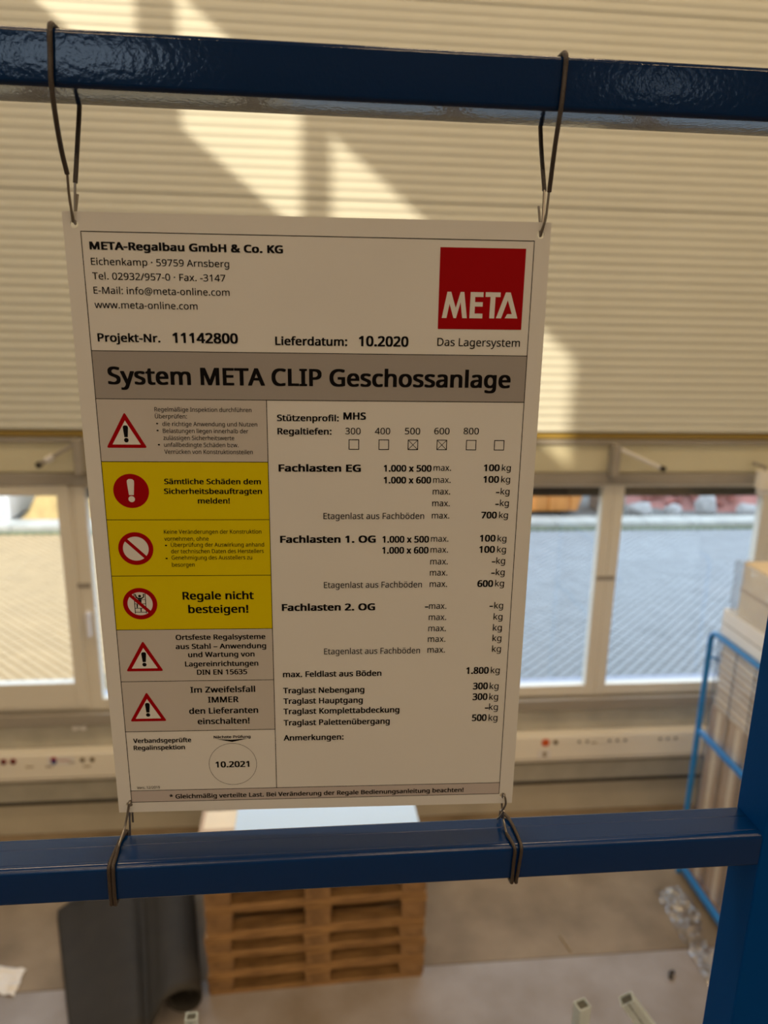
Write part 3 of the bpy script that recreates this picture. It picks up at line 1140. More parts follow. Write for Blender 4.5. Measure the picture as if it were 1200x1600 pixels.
# company logo
curve_mesh('logo_square', [[(228.1, 15.7), (282.1, 15.6), (282.0, 64.7), (228.1, 64.9)]], M_red, D2)
LG = [[(230.4, 58.1), (233.5, 42.1), (235.9, 42.1), (239.1, 51.9), (241.9, 42.1), (244.2, 42.1), (246.5, 58.0), (243.5, 58.0), (242.1, 48.4), (239.5, 58.1), (237.9, 58.1), (235.1, 49.4), (233.4, 58.1)],
      [(248.1, 58.0), (248.3, 42.05), (256.5, 42.05), (256.5, 44.95), (251.3, 44.95), (251.3, 48.1), (256.3, 48.1), (256.3, 50.8), (251.3, 50.8), (251.3, 55.1), (256.4, 55.1), (256.4, 58.0)],
      [(257.9, 42.0), (267.5, 42.0), (267.5, 44.8), (264.3, 44.8), (264.1, 57.9), (260.9, 57.9), (261.1, 44.8), (257.9, 44.8)],
      [(265.2, 57.8), (270.8, 41.9), (273.9, 41.9), (279.1, 57.7), (270.9, 57.7), (272.4, 55.1), (275.3, 55.1), (272.3, 46.7), (268.5, 57.8)]]
for L in LG:
    curve_mesh('logo_letter', [L], M_plate, D3)

# lettering
GLYPHS = {
"!":[216,[[131,161,7,137,-15,0,85,161,15,0,-7,137,65,573,7,-137,29,0,151,573,-29,0,-7,-137],[58,43,0,-19,0,20,72,85,-10,-8,10,8,107,97,-14,0,13,0,142,85,-10,8,10,-8,157,43,0,20,0,-19,142,2,10,9,-10,-9,107,-11,13,0,-14,0,72,2,10,-9,-10,9]]],
"&":[587,[[244,581,-30,0,29,0,318,567,-21,10,21,-10,366,524,-11,18,11,-18,383,458,0,26,0,-34,350,372,22,24,-22,-24,268,308,33,19,52,-50,423,159,-52,50,14,17,457,216,-9,-22,9,22,479,286,-6,-25,24,0,550,286,-24,0,-9,-34,518,191,13,29,-13,-29,468,114,20,22,39,-38,585,0,-39,38,-32,0,490,0,32,0,-23,22,420,67,23,-22,-17,-15,366,28,19,11,-19,-11,303,2,23,6,-23,-6,223,-8,30,0,-37,0,127,10,27,-12,-27,12,65,63,15,-24,-15,24,43,149,0,-34,0,27,57,220,-10,-20,10,20,100,273,-19,-16,19,16,166,318,-25,-14,-11,13,133,358,11,-14,-11,14,107,403,7,-16,-7,16,96,456,0,-19,0,26,114,524,-12,-19,12,19,165,567,-22,-10,22,10],[209,273,56,-54,-19,-11,159,239,14,11,-14,-11,128,201,7,14,-7,-14,116,152,0,19,0,-29,146,81,-20,18,20,-18,225,55,-33,0,34,0,314,71,-25,-11,25,11,375,111,-17,-16,-56,54],[241,524,22,0,-22,0,186,506,14,12,-14,-12,165,457,0,21,0,-19,180,404,-10,16,10,-16,225,350,-19,20,32,18,292,401,-14,-16,14,16,313,458,0,-21,0,19,294,505,13,-12,-13,12]]],
"*":[442,[[258,609,-26,0,-5,-51,242,455,5,51,51,14,396,499,-51,-14,4,-25,407,425,-4,25,-49,-4,260,413,49,4,32,-42,355,286,-32,42,-23,-13,286,249,23,13,-23,47,218,389,23,-47,-21,-47,156,249,21,47,-24,13,85,286,24,-13,31,42,179,413,-31,-42,-49,4,33,425,49,-4,4,25,44,499,-4,-25,51,-14,196,455,-51,14,-6,51,180,609,6,-51,26,0]]],
",":[215,[[154,84,-2,3,-5,-19,136,23,7,22,-7,-22,111,-42,9,22,-9,-22,85,-103,9,19,-17,0,33,-103,17,0,5,20,49,-38,-5,-23,5,23,63,31,-4,-23,4,23,73,93,-3,-19,25,0,148,93,-25,0,2,-3]]],
"-":[258,[[32,184,65,0,0,21,32,246,0,-21,65,0,226,246,-65,0,0,-21,226,184,0,21,-65,0]]],
".":[215,[[58,43,0,-19,0,20,72,85,-10,-8,10,8,107,97,-13,0,14,0,142,85,-10,8,10,-8,157,43,0,20,0,-19,142,2,10,9,-10,-9,107,-11,14,0,-13,0,72,2,10,-9,-10,9]]],
"/":[298,[[290,573,-23,0,-71,-191,77,0,71,191,-23,0,8,0,23,0,71,191,221,573,-71,-191,23,0]]],
"0":[459,[[419,287,0,62,0,-47,409,163,7,36,-7,-36,376,70,15,25,-15,-25,316,12,24,13,-24,-13,229,-8,34,0,-43,0,122,27,28,-24,-28,24,60,129,14,-44,-14,44,39,287,0,-61,0,62,58,446,-13,-44,13,44,119,547,-28,-23,28,23,229,581,-45,0,43,0,335,547,-28,23,28,-23,399,446,-14,44,14,-44],[110,287,0,52,0,-52,121,156,-8,35,8,-35,159,78,-17,17,17,-17,229,52,-29,0,29,0,298,78,-17,-17,17,17,336,156,-8,-35,8,35,348,287,0,-52,0,52,336,417,8,-34,-8,34,298,495,17,-17,-17,17,229,521,29,0,-29,0,159,495,17,17,-17,-17,121,417,8,34,-8,-34]]],
"1":[459,[[285,0,0,191,-23,0,216,0,23,0,0,133,216,400,0,-133,0,16,216,439,0,-11,0,11,217,470,-1,-9,1,9,219,499,-1,-10,-9,-9,196,477,7,6,-7,-6,169,455,11,9,-20,-17,108,405,20,17,-12,16,71,452,12,-16,52,40,226,573,-52,-40,20,0,285,573,-20,0,0,-191]]],
"2":[459,[[417,0,0,21,-126,0,38,0,126,0,0,20,38,59,0,-20,50,51,188,210,-50,-51,29,29,261,287,-20,-22,20,22,306,353,-10,-22,10,22,322,424,0,-26,0,32,294,496,19,-16,-19,16,221,520,30,0,-28,0,147,506,21,10,-21,-10,83,466,22,17,-13,16,45,513,13,-16,15,13,94,548,-18,-10,18,10,153,572,-21,-6,21,6,221,581,-24,0,36,0,313,562,-26,12,26,-12,372,510,-14,23,14,-23,394,428,0,32,0,-30,375,344,12,26,-12,-26,324,267,22,25,-22,-25,247,185,29,29,-40,-39,128,67,40,39,0,-1,128,64,0,1,96,0,417,64,-96,0,0,-21]]],
"3":[459,[[395,439,0,41,0,-26,381,372,10,19,-10,-19,340,326,18,12,-18,-12,277,302,24,5,0,-1,277,298,0,1,46,-5,379,255,-22,24,22,-24,413,163,0,38,0,-33,390,74,16,26,-16,-26,318,14,32,14,-32,-14,193,-8,51,0,-30,0,110,-1,26,-5,-26,5,36,23,24,-12,0,22,36,89,0,-22,24,-12,114,61,-28,7,28,-7,194,51,-26,0,51,0,305,81,-23,-20,23,20,339,164,0,-35,0,24,320,223,13,-15,-13,15,265,255,24,-7,-24,7,179,265,34,0,-18,0,123,265,18,0,0,20,123,326,0,-20,19,0,180,326,-19,0,32,0,259,339,-21,-9,21,9,307,377,-11,-16,11,16,323,434,0,-21,0,28,295,498,19,-15,-19,15,219,521,32,0,-20,0,164,515,17,4,-17,-4,117,498,14,7,-14,-7,75,473,14,10,-12,16,39,521,12,-16,20,16,115,563,-30,-12,30,12,218,581,-38,0,60,0,352,540,-29,27,29,-27]]],
"4":[459,[[443,130,0,21,-28,0,359,130,28,0,0,-43,359,0,0,43,-23,0,291,0,23,0,0,43,291,130,0,-43,-91,0,17,130,91,0,0,20,17,190,0,-20,90,129,286,576,-90,-129,24,0,359,576,-24,0,0,-128,359,193,0,128,28,0,443,193,-28,0,0,-21],[291,374,0,-60,0,14,291,412,0,-11,0,11,293,444,-1,-10,1,10,294,474,0,-9,0,9,295,500,-1,-9,-1,0,292,500,1,0,-4,-10,276,468,6,12,-6,-12,257,438,6,8,-57,-82,86,193,57,82,68,0,291,193,-68,0,0,60]]],
"5":[459,[[221,351,-19,0,39,0,322,331,-29,13,29,-13,389,274,-16,25,16,-25,413,183,0,36,0,-40,387,81,17,29,-17,-29,314,15,32,15,-32,-15,199,-8,45,0,-29,0,116,0,26,-5,-26,5,51,23,18,-10,0,22,51,90,0,-22,19,-12,121,62,-28,7,28,-7,200,52,-25,0,28,0,274,65,-21,-9,21,9,323,106,-12,-18,12,18,341,176,0,-28,0,37,306,262,23,-20,-23,20,197,292,50,0,-15,0,146,288,19,3,-19,-3,99,280,12,3,-12,7,64,302,12,-7,7,90,86,573,-7,-90,96,0,373,573,-96,0,0,-21,373,508,0,21,-76,0,146,508,76,0,-5,-55,132,342,5,55,9,2,169,348,-16,-2,16,2]]],
"6":[459,[[44,245,0,-43,0,33,51,342,-5,-32,5,32,75,433,-11,-29,11,29,121,510,-20,-22,20,22,196,562,-30,-13,30,13,306,581,-43,0,11,0,344,579,-14,1,14,-1,377,573,-9,3,0,-20,377,513,0,20,-10,3,344,520,12,-2,-12,2,308,523,12,0,-37,0,216,504,25,12,-25,-12,158,454,14,21,-14,-21,127,380,6,28,-6,-28,115,291,2,32,2,0,119,291,-2,0,8,13,150,326,-12,-10,12,10,194,350,-17,-6,17,6,255,358,-23,0,33,0,342,338,-25,14,25,-14,400,279,-14,26,14,-26,421,184,0,37,0,-40,399,82,15,29,-15,-29,336,15,27,16,-27,-16,239,-8,37,0,-27,0,163,7,24,-10,-24,10,101,54,18,-21,-18,21,59,133,10,-32,-10,32],[238,51,-20,0,34,0,320,84,-21,-22,21,22,351,184,0,-45,0,36,324,271,18,-21,-18,21,241,303,37,0,-25,0,175,287,19,10,-19,-10,131,248,10,16,-10,-16,115,198,0,17,0,-18,123,146,-5,17,5,-17,146,99,-10,14,10,-14,185,64,-15,9,15,-9]]],
"7":[459,[[109,0,26,0,78,169,344,508,-78,-169,-103,0,35,508,103,0,0,21,35,573,0,-21,128,0,419,573,-128,0,0,-18,419,518,0,18,-78,-173,187,0,78,173,-26,0]]],
"8":[459,[[229,581,-33,0,34,0,318,565,-26,10,26,-10,378,519,-15,20,15,-20,400,443,0,30,0,-23,385,383,10,17,-10,-17,346,338,17,13,-17,-13,291,303,20,10,24,-11,355,265,-19,14,19,-14,401,216,-11,19,11,-19,419,148,0,26,0,-32,395,65,16,23,-16,-23,330,11,28,13,-28,-13,231,-8,38,0,-41,0,126,10,29,-12,-29,12,61,63,15,-23,-15,23,39,146,0,-33,0,26,56,214,-11,-19,11,19,99,264,-18,-14,18,14,158,299,-21,-10,-19,11,107,336,15,-14,-15,14,71,383,9,-18,-9,18,58,444,0,-24,0,29,80,518,-15,-20,15,20,141,565,-26,-11,26,11],[108,145,0,20,0,-28,138,76,-20,18,20,-18,229,48,-41,0,39,0,319,76,-21,-18,21,18,350,148,0,-29,0,19,335,197,10,-14,-10,14,293,235,18,-11,-18,11,229,265,25,-9,-4,2,217,270,4,-2,-24,-10,157,237,16,12,-16,-12,121,197,8,15,-8,-15],[228,524,31,0,-29,0,155,502,19,14,-19,-14,127,441,0,27,0,-20,141,391,-9,13,9,-13,179,357,-16,9,16,-9,232,330,-19,9,19,8,282,357,-15,-10,15,10,317,392,-9,-14,9,14,330,441,0,-19,0,27,302,502,19,-14,-19,14]]],
"9":[459,[[417,328,0,43,0,-33,410,231,5,32,-5,-32,387,139,11,29,-11,-29,340,63,20,22,-20,-22,265,11,30,13,-30,-13,154,-8,43,0,-11,0,117,-6,14,-1,-14,1,82,0,9,-3,0,20,82,60,0,-20,10,-3,115,53,-13,2,13,-2,152,50,-12,0,37,0,245,68,-24,-12,24,12,303,118,-14,-21,14,21,334,192,-6,-28,6,28,346,281,-1,-31,-2,0,341,281,2,0,-8,-12,310,247,12,10,-12,-10,266,223,17,6,-17,-6,204,214,24,0,-33,0,118,235,25,-14,-25,14,61,294,14,-26,-14,26,40,387,0,-37,0,40,63,491,-15,-29,15,29,127,557,-27,-16,27,16,223,581,-37,0,27,0,299,565,-24,10,24,-10,361,518,-18,21,18,-21,402,439,-10,32,10,-32],[223,521,20,0,-33,0,142,488,21,22,-21,-22,110,388,0,45,0,-37,137,301,-18,21,18,-21,220,269,-37,0,26,0,286,285,-19,-10,19,10,330,325,-10,-16,10,16,346,374,0,-17,0,17,338,426,5,-17,-5,17,315,474,10,-14,-10,14,277,508,16,-9,-16,9]]],
":":[215,[[58,43,0,-19,0,20,72,85,-10,-8,10,8,107,97,-13,0,14,0,142,85,-10,8,10,-8,157,43,0,20,0,-19,142,2,10,9,-10,-9,107,-11,14,0,-13,0,72,2,10,-9,-10,9],[58,387,0,-19,0,20,72,429,-10,-8,10,8,107,441,-13,0,14,0,142,429,-10,8,10,-8,157,387,0,20,0,-19,142,345,10,9,-10,-9,107,332,14,0,-13,0,72,345,10,-9,-10,9]]],
"@":[721,[[674,286,0,44,0,-25,666,214,6,24,-6,-24,640,150,12,19,-12,-19,597,105,17,11,-17,-11,536,87,24,0,-25,0,478,109,14,-14,-14,14,451,157,3,-18,-1,0,447,157,1,0,-10,-20,405,107,19,13,-19,-13,334,87,28,0,-41,0,240,128,22,-27,-22,27,207,237,0,-45,0,35,228,330,-14,-27,14,27,287,394,-25,-16,25,16,377,417,-35,0,24,0,446,411,-23,4,23,-4,500,398,-13,5,-3,-54,492,235,3,54,-1,-10,491,215,0,4,0,-4,491,206,0,2,0,-28,506,151,-10,9,10,-9,540,137,-13,0,17,0,583,158,-11,-14,11,14,609,212,-6,-23,6,23,618,287,0,-27,0,50,588,413,20,-34,-20,34,506,492,35,-18,-35,18,387,520,44,0,-45,0,265,498,35,14,-35,-14,177,437,24,26,-24,-26,123,344,12,36,-12,-36,104,227,0,43,0,-52,132,93,-19,37,19,-37,215,10,-36,19,36,-19,347,-18,-52,0,33,0,441,-8,-30,-7,30,7,520,16,-23,-9,0,-18,520,-38,0,18,-23,-10,442,-62,29,6,-29,-6,347,-71,35,0,-63,0,185,-36,45,-24,-45,24,82,65,24,-44,-24,44,47,225,0,-62,0,50,70,363,-16,-43,16,43,137,474,-29,-31,29,31,244,547,-42,-17,42,17,387,573,-53,0,42,0,502,553,-35,13,35,-13,593,496,-26,25,26,-25,653,406,-14,35,14,-35],[269,235,0,22,0,-34,290,160,-14,16,14,-16,345,137,-23,0,30,0,409,171,-13,-22,13,22,432,258,-2,-36,2,33,437,358,-2,-33,-7,2,411,364,11,-2,-11,2,378,366,11,0,-26,0,314,347,16,13,-16,-13,280,298,7,20,-7,-20]]],
"A":[512,[[437,0,25,0,-23,59,368,177,23,-59,-76,0,141,177,76,0,-23,-59,73,0,23,59,-24,0,0,0,24,0,75,192,224,575,-75,-192,22,0,289,575,-22,0,74,-192,512,0,-74,192,-25,0],[282,415,21,-58,-2,4,274,438,4,-11,-4,11,263,473,3,-12,-3,12,255,500,2,-6,-3,-11,247,468,3,11,-3,-11,238,438,3,9,-3,-9,230,415,2,6,-22,-58,165,241,22,58,60,0,346,241,-60,0,-21,58]]],
"B":[521,[[241,573,-55,0,72,0,404,541,-37,21,37,-21,459,431,0,52,0,-22,446,371,8,17,-8,-17,409,328,16,11,-16,-11,350,304,24,4,0,-1,350,300,0,1,24,-4,415,279,-20,10,20,-10,461,236,-11,19,11,-19,478,163,0,30,0,-35,454,74,16,24,-16,-24,385,19,30,13,-30,-13,279,0,41,0,-67,0,78,0,67,0,0,191,78,573,0,-191,55,0],[256,329,-35,0,49,0,357,352,-18,-16,18,16,384,423,0,-31,0,32,351,490,22,-14,-22,14,245,511,49,0,-32,0,150,511,32,0,0,-61,150,329,0,61,35,0],[150,269,37,0,0,-69,150,61,0,69,38,0,265,61,-38,0,51,0,371,91,-20,-20,20,20,401,168,0,-32,0,20,388,221,9,-15,-9,15,344,256,21,-8,-21,8,260,269,35,0,-37,0]]],
"C":[507,[[323,517,26,0,-30,0,241,502,25,10,-25,-10,178,456,17,20,-17,-20,139,383,9,29,-9,-29,125,286,0,36,0,-47,147,164,-15,35,15,-35,213,83,-29,19,29,-19,322,55,-44,0,25,0,394,62,-22,-4,22,4,460,78,-21,-6,0,-21,460,15,0,21,-21,-8,393,-2,23,4,-23,-4,312,-8,32,0,-58,0,166,28,39,-24,-39,24,78,131,20,-44,-20,44,49,287,0,-60,0,43,67,406,-12,-36,12,36,120,499,-23,-26,23,26,206,559,-34,-14,34,14,324,581,-44,0,29,0,409,572,-27,6,27,-6,482,547,-21,11,-10,-20,453,486,10,20,-18,8,394,508,22,-6,-22,6]]],
"D":[585,[[536,292,0,61,0,-64,501,131,24,43,-24,-43,399,33,44,22,-44,-22,237,0,63,0,-53,0,78,0,53,0,0,191,78,573,0,-191,59,0,254,573,-59,0,58,0,404,540,-42,21,42,-21,502,446,-23,41,23,-41],[460,289,0,-75,0,51,435,415,17,-33,-17,33,361,487,32,-16,-32,16,244,511,46,0,-31,0,150,511,31,0,0,-150,150,62,0,150,26,0,228,62,-26,0,78,0,402,119,-39,-38,39,38]]],
"E":[446,[[398,0,0,21,-107,0,78,0,107,0,0,191,78,573,0,-191,107,0,398,573,-107,0,0,-21,398,509,0,21,-83,0,150,509,83,0,0,-60,150,330,0,60,78,0,383,330,-78,0,0,-21,383,268,0,21,-78,0,150,268,78,0,0,-68,150,63,0,68,83,0,398,63,-83,0,0,-21]]],
"F":[416,[[150,0,0,81,-24,0,78,0,24,0,0,191,78,573,0,-191,107,0,398,573,-107,0,0,-21,398,509,0,21,-83,0,150,509,83,0,0,-68,150,306,0,68,78,0,383,306,-78,0,0,-21,383,243,0,21,-78,0,150,243,78,0,0,-81]]],
"G":[584,[[326,302,0,-21,66,0,524,302,-66,0,0,-94,524,22,0,94,-31,-10,431,-1,32,5,-32,-5,323,-8,40,0,-59,0,173,28,41,-24,-41,24,81,130,21,-44,-21,44,49,286,0,-60,0,60,84,442,-24,-44,24,44,186,544,-44,-24,44,24,346,581,-63,0,32,0,437,572,-29,6,29,-6,516,547,-25,11,-9,-21,489,484,9,21,-20,9,421,508,25,-6,-25,6,342,517,27,0,-45,0,225,489,33,19,-33,-19,150,409,17,34,-17,-34,124,286,0,48,0,-45,146,166,-15,35,15,-35,216,84,-32,20,32,-20,340,55,-51,0,25,0,404,59,-18,-3,18,3,452,68,-14,-4,0,57,452,238,0,-57,-42,0,326,238,42,0,0,21]]],
"H":[594,[[516,0,0,191,-24,0,443,0,24,0,0,89,443,267,0,-89,-98,0,150,267,98,0,0,-89,150,0,0,89,-24,0,78,0,24,0,0,191,78,573,0,-191,24,0,150,573,-24,0,0,-81,150,330,0,81,98,0,443,330,-98,0,0,81,443,573,0,-81,24,0,516,573,-24,0,0,-191]]],
"I":[272,[[239,0,0,14,-69,0,32,0,69,0,0,14,32,42,0,-14,22,5,99,57,-22,-5,0,153,99,515,0,-153,-22,5,32,531,22,-5,0,14,32,573,0,-14,69,0,239,573,-69,0,0,-14,239,531,0,14,-22,-5,172,515,22,5,0,-153,172,57,0,153,22,-5,239,42,-22,5,0,-14]]],
"K":[496,[[496,0,-79,108,-28,0,411,0,28,0,-68,91,209,273,68,-91,-20,-17,150,222,20,17,0,-74,150,0,0,74,-24,0,78,0,24,0,0,191,78,573,0,-191,24,0,150,573,-24,0,0,-94,150,290,0,94,16,18,199,345,-17,-18,17,18,249,399,-17,-18,52,58,403,573,-52,-58,28,0,488,573,-28,0,-76,-83,261,323,76,83,79,-108]]],
"L":[420,[[78,0,107,0,0,191,78,573,0,-191,24,0,150,573,-24,0,0,-169,150,64,0,169,83,0,400,64,-83,0,0,-21,400,0,0,21,-107,0]]],
"M":[727,[[330,0,20,0,-63,167,142,502,63,-167,-1,0,139,502,1,0,1,-11,142,461,-1,17,1,-17,144,407,-1,20,1,-20,144,347,0,20,0,-116,144,0,0,116,-22,0,78,0,22,0,0,191,78,573,0,-191,36,0,184,573,-36,0,59,-156,361,103,-59,156,1,0,364,103,-1,0,60,156,544,573,-60,-156,35,0,650,573,-35,0,0,-191,650,0,0,191,-24,0,578,0,24,0,0,117,578,352,0,-117,0,19,579,408,-1,-18,1,18,581,460,-1,-16,1,16,584,501,-1,-11,-1,0,581,501,1,0,-64,-167,390,0,64,167,-20,0]]],
"N":[609,[[532,0,0,191,-28,0,447,0,28,0,-102,159,141,476,102,-159,-1,0,138,476,1,0,1,-12,141,432,-1,17,1,-17,143,378,-1,19,1,-19,144,320,0,20,0,-107,144,0,0,107,-22,0,78,0,22,0,0,191,78,573,0,-191,28,0,161,573,-28,0,102,-158,467,99,-102,158,1,0,470,99,-1,0,-1,9,468,137,1,-17,-1,17,466,193,1,-20,-1,20,464,249,0,-17,0,108,464,573,0,-108,22,0,532,573,-22,0,0,-191]]],
"O":[626,[[577,287,0,59,0,-44,561,166,11,36,-11,-36,510,73,22,26,-22,-26,428,13,33,14,-33,-14,314,-8,43,0,-45,0,196,13,33,-14,-33,14,114,73,22,-26,-22,26,65,167,11,-36,-11,36,49,288,0,-44,0,59,78,442,-19,-44,19,44,166,545,-39,-25,39,25,314,581,-60,0,57,0,459,545,-39,24,39,-24,547,442,-20,44,20,-44],[125,287,0,48,0,-48,145,163,-13,35,13,-35,207,83,-28,19,28,-19,314,55,-43,0,43,0,420,83,-28,-19,28,19,481,163,-13,-35,13,35,501,287,0,-48,0,72,456,457,30,-41,-30,41,314,518,65,0,-43,0,207,490,28,18,-28,-18,145,411,13,34,-13,-34]]],
"P":[485,[[229,573,-51,0,75,0,393,528,-34,29,34,-29,444,404,0,53,0,-24,433,336,8,22,-8,-22,395,278,18,17,-18,-17,324,238,29,10,-29,-10,216,223,43,0,-22,0,150,223,22,0,0,-74,150,0,0,74,-24,0,78,0,24,0,0,191,78,573,0,-191,51,0],[223,511,51,0,-24,0,150,511,24,0,0,-75,150,285,0,75,19,0,208,285,-19,0,36,0,298,296,-24,-8,24,8,352,334,-12,-17,12,17,370,401,0,-28,0,37,334,484,24,-18,-24,18]]],
"R":[499,[[236,573,-53,0,48,0,353,555,-31,12,31,-12,422,500,-15,24,15,-24,444,410,0,36,0,-30,427,334,11,20,-11,-20,385,285,17,12,-17,-12,330,257,19,7,52,-86,487,0,-52,86,-28,0,403,0,28,0,-46,79,264,237,46,-79,-38,0,150,237,38,0,0,-79,150,0,0,79,-24,0,78,0,24,0,0,191,78,573,0,-191,53,0],[232,510,32,0,-27,0,150,510,27,0,0,-71,150,298,0,71,29,0,236,298,-29,0,47,0,338,325,-21,-18,21,18,370,407,0,-36,0,25,355,467,10,-15,-10,15,310,500,20,-7,-20,7]]],
"S":[440,[[403,153,0,30,0,-34,378,66,17,24,-17,-24,307,11,31,13,-31,-13,198,-8,42,0,-21,0,137,-5,20,-2,-20,2,83,4,16,-4,-16,4,41,19,12,-6,0,23,41,88,0,-23,19,-9,113,65,-29,7,29,-7,201,55,-30,0,28,0,273,66,-19,-7,19,7,316,98,-10,-14,10,14,330,147,0,-19,0,19,318,194,8,-13,-8,13,277,230,20,-11,-20,11,196,265,35,-13,-25,9,131,294,18,-10,-18,10,85,330,12,-13,-12,13,57,375,6,-17,-6,17,48,435,0,-22,0,30,71,513,-16,-22,16,22,136,563,-28,-12,28,12,231,581,-36,0,32,0,318,572,-26,6,26,-6,389,549,-21,10,-7,-21,366,487,7,21,-20,9,302,508,23,-6,-23,6,229,517,25,0,-24,0,169,507,16,7,-16,-7,133,478,8,13,-8,-13,121,434,0,17,0,-19,133,386,-8,13,8,-13,172,351,-18,10,18,-10,246,318,-31,11,34,-12,332,279,-23,14,23,-14,385,228,-12,20,12,-20]]],
"T":[446,[[259,0,0,170,-24,0,187,0,24,0,0,170,187,509,0,-170,-60,0,8,509,60,0,0,21,8,573,0,-21,143,0,437,573,-143,0,0,-21,437,509,0,21,-59,0,259,509,59,0,0,-170]]],
"V":[481,[[481,573,-25,0,-68,-191,277,0,68,191,-24,0,204,0,24,0,-68,191,0,573,68,-191,25,0,75,573,-25,0,43,-122,204,205,-43,122,6,-16,220,160,-4,14,4,-14,231,119,-3,13,3,-13,241,80,-3,13,3,13,250,119,-3,-13,3,13,262,161,-5,-14,5,14,277,207,-5,-16,43,122,405,573,-43,-122,25,0]]],
"W":[746,[[735,573,-25,0,-51,-191,583,0,51,191,-24,0,510,0,24,0,-37,125,399,375,37,-125,-3,11,389,410,3,-12,-3,12,380,443,3,-11,-3,11,373,471,2,-8,-2,8,370,488,1,-4,-1,-4,367,471,1,8,-1,-8,361,443,3,11,-3,-11,352,409,3,12,-3,-12,342,373,4,12,-36,-124,234,0,36,124,-24,0,161,0,24,0,-51,191,10,573,51,-191,25,0,85,573,-25,0,30,-117,174,223,-30,117,3,-12,183,186,-3,12,3,-12,190,151,-2,11,2,-11,196,118,-2,11,2,-11,201,87,-2,10,2,11,206,119,-2,-11,2,11,213,154,-3,-12,3,12,222,191,-3,-12,3,12,232,227,-3,-12,34,115,333,573,-34,-115,25,0,407,573,-25,0,35,-116,512,225,-35,116,4,-12,523,187,-3,13,3,-13,532,151,-3,12,3,-12,538,117,-2,11,2,-11,544,87,-2,9,2,13,550,129,-3,-15,3,15,560,175,-4,-16,4,16,572,224,-4,-17,29,116,660,573,-29,-116,25,0]]],
"Z":[459,[[427,0,0,21,-132,0,30,0,132,0,0,18,30,55,0,-18,101,151,332,508,-101,-151,-97,0,40,508,97,0,0,21,40,573,0,-21,126,0,419,573,-126,0,0,-18,419,518,0,18,-101,-151,118,64,101,151,103,0,427,64,-103,0,0,-21]]],
"a":[450,[[231,437,-28,0,52,0,347,403,-25,23,25,-23,385,293,0,50,0,-98,385,0,0,98,-17,0,334,0,17,0,-5,20,320,61,5,-20,-1,0,317,61,1,0,-12,-16,279,22,13,10,-13,-10,234,-1,17,5,-17,-5,172,-8,24,0,-26,0,103,6,21,-9,-21,9,55,48,12,-19,-12,19,37,119,0,-29,0,43,87,219,-34,-23,34,23,243,257,-70,-2,24,1,316,259,-24,-1,0,9,316,285,0,-9,0,36,293,359,16,-14,-16,14,227,380,28,0,-22,0,163,370,20,7,-20,-7,106,347,18,9,-7,18,84,400,7,-18,19,10,151,426,-26,-7,26,7],[252,208,21,1,-53,-2,141,182,21,15,-21,-15,110,119,0,27,0,-24,132,66,-15,11,15,-11,188,49,-23,0,36,0,279,79,-24,-20,24,20,315,172,0,-42,0,13,315,210,0,-13,-21,-1]]],
"b":[493,[[139,461,0,49,0,-18,138,410,1,16,-1,-16,135,373,1,9,1,0,139,373,-1,0,12,18,189,419,-21,-12,21,12,272,437,-34,0,53,0,401,381,-32,37,32,-37,449,215,0,74,0,-49,427,91,15,33,-15,-33,365,17,27,17,-27,-17,272,-8,35,0,-34,0,189,10,21,-12,-21,12,139,55,12,-17,-2,0,133,55,2,0,-5,-18,119,0,5,18,-17,0,68,0,17,0,0,203,68,609,0,-203,24,0,139,609,-24,0,0,-49],[260,379,40,0,-30,0,188,361,18,11,-18,-11,150,308,7,24,-7,-24,139,217,0,37,0,-1,139,214,0,1,0,-53,165,93,-17,28,17,-28,261,51,-47,0,38,0,348,93,-19,-28,19,28,376,216,0,-53,0,54,348,338,19,-27,-19,27]]],
"c":[385,[[241,-8,25,0,-38,0,139,15,30,-16,-30,16,69,87,17,-33,-17,33,44,213,0,-51,0,53,71,342,-18,-33,18,33,142,415,-30,-16,30,16,245,438,-38,0,22,0,309,431,-20,5,20,-5,358,415,-13,6,-7,-20,337,356,7,20,-13,5,292,370,17,-4,-17,4,244,376,15,0,-29,0,172,358,19,12,-19,-12,131,303,9,24,-9,-24,117,213,0,36,0,-34,131,126,-9,24,9,-24,172,71,-18,12,18,-12,240,53,-27,0,24,0,302,60,-18,-5,18,5,351,78,-15,-7,0,-21,351,15,0,21,-14,-7,304,-2,17,4,-17,-4]]],
"d":[493,[[221,-8,22,0,-53,0,92,48,32,-37,-32,37,44,214,0,-74,0,74,93,381,-32,-38,32,38,221,438,-53,0,22,0,280,429,-17,6,17,-6,323,407,-12,10,12,-10,354,374,-9,12,2,0,359,374,-2,0,-1,7,356,405,1,-14,-1,14,354,438,0,-8,0,57,354,609,0,-57,24,0,425,609,-24,0,0,-203,425,0,0,203,-19,0,368,0,19,0,-3,19,358,58,3,-19,-1,0,354,58,1,0,-9,-12,323,24,12,10,-12,-10,279,1,17,6,-17,-6],[232,51,-38,0,45,0,328,88,-18,-25,18,25,355,200,0,-50,0,4,355,213,0,-4,0,53,329,336,18,-29,-18,29,231,379,48,0,-38,0,146,334,19,30,-19,-30,117,213,0,51,0,-51,146,93,-19,28,19,-28]]],
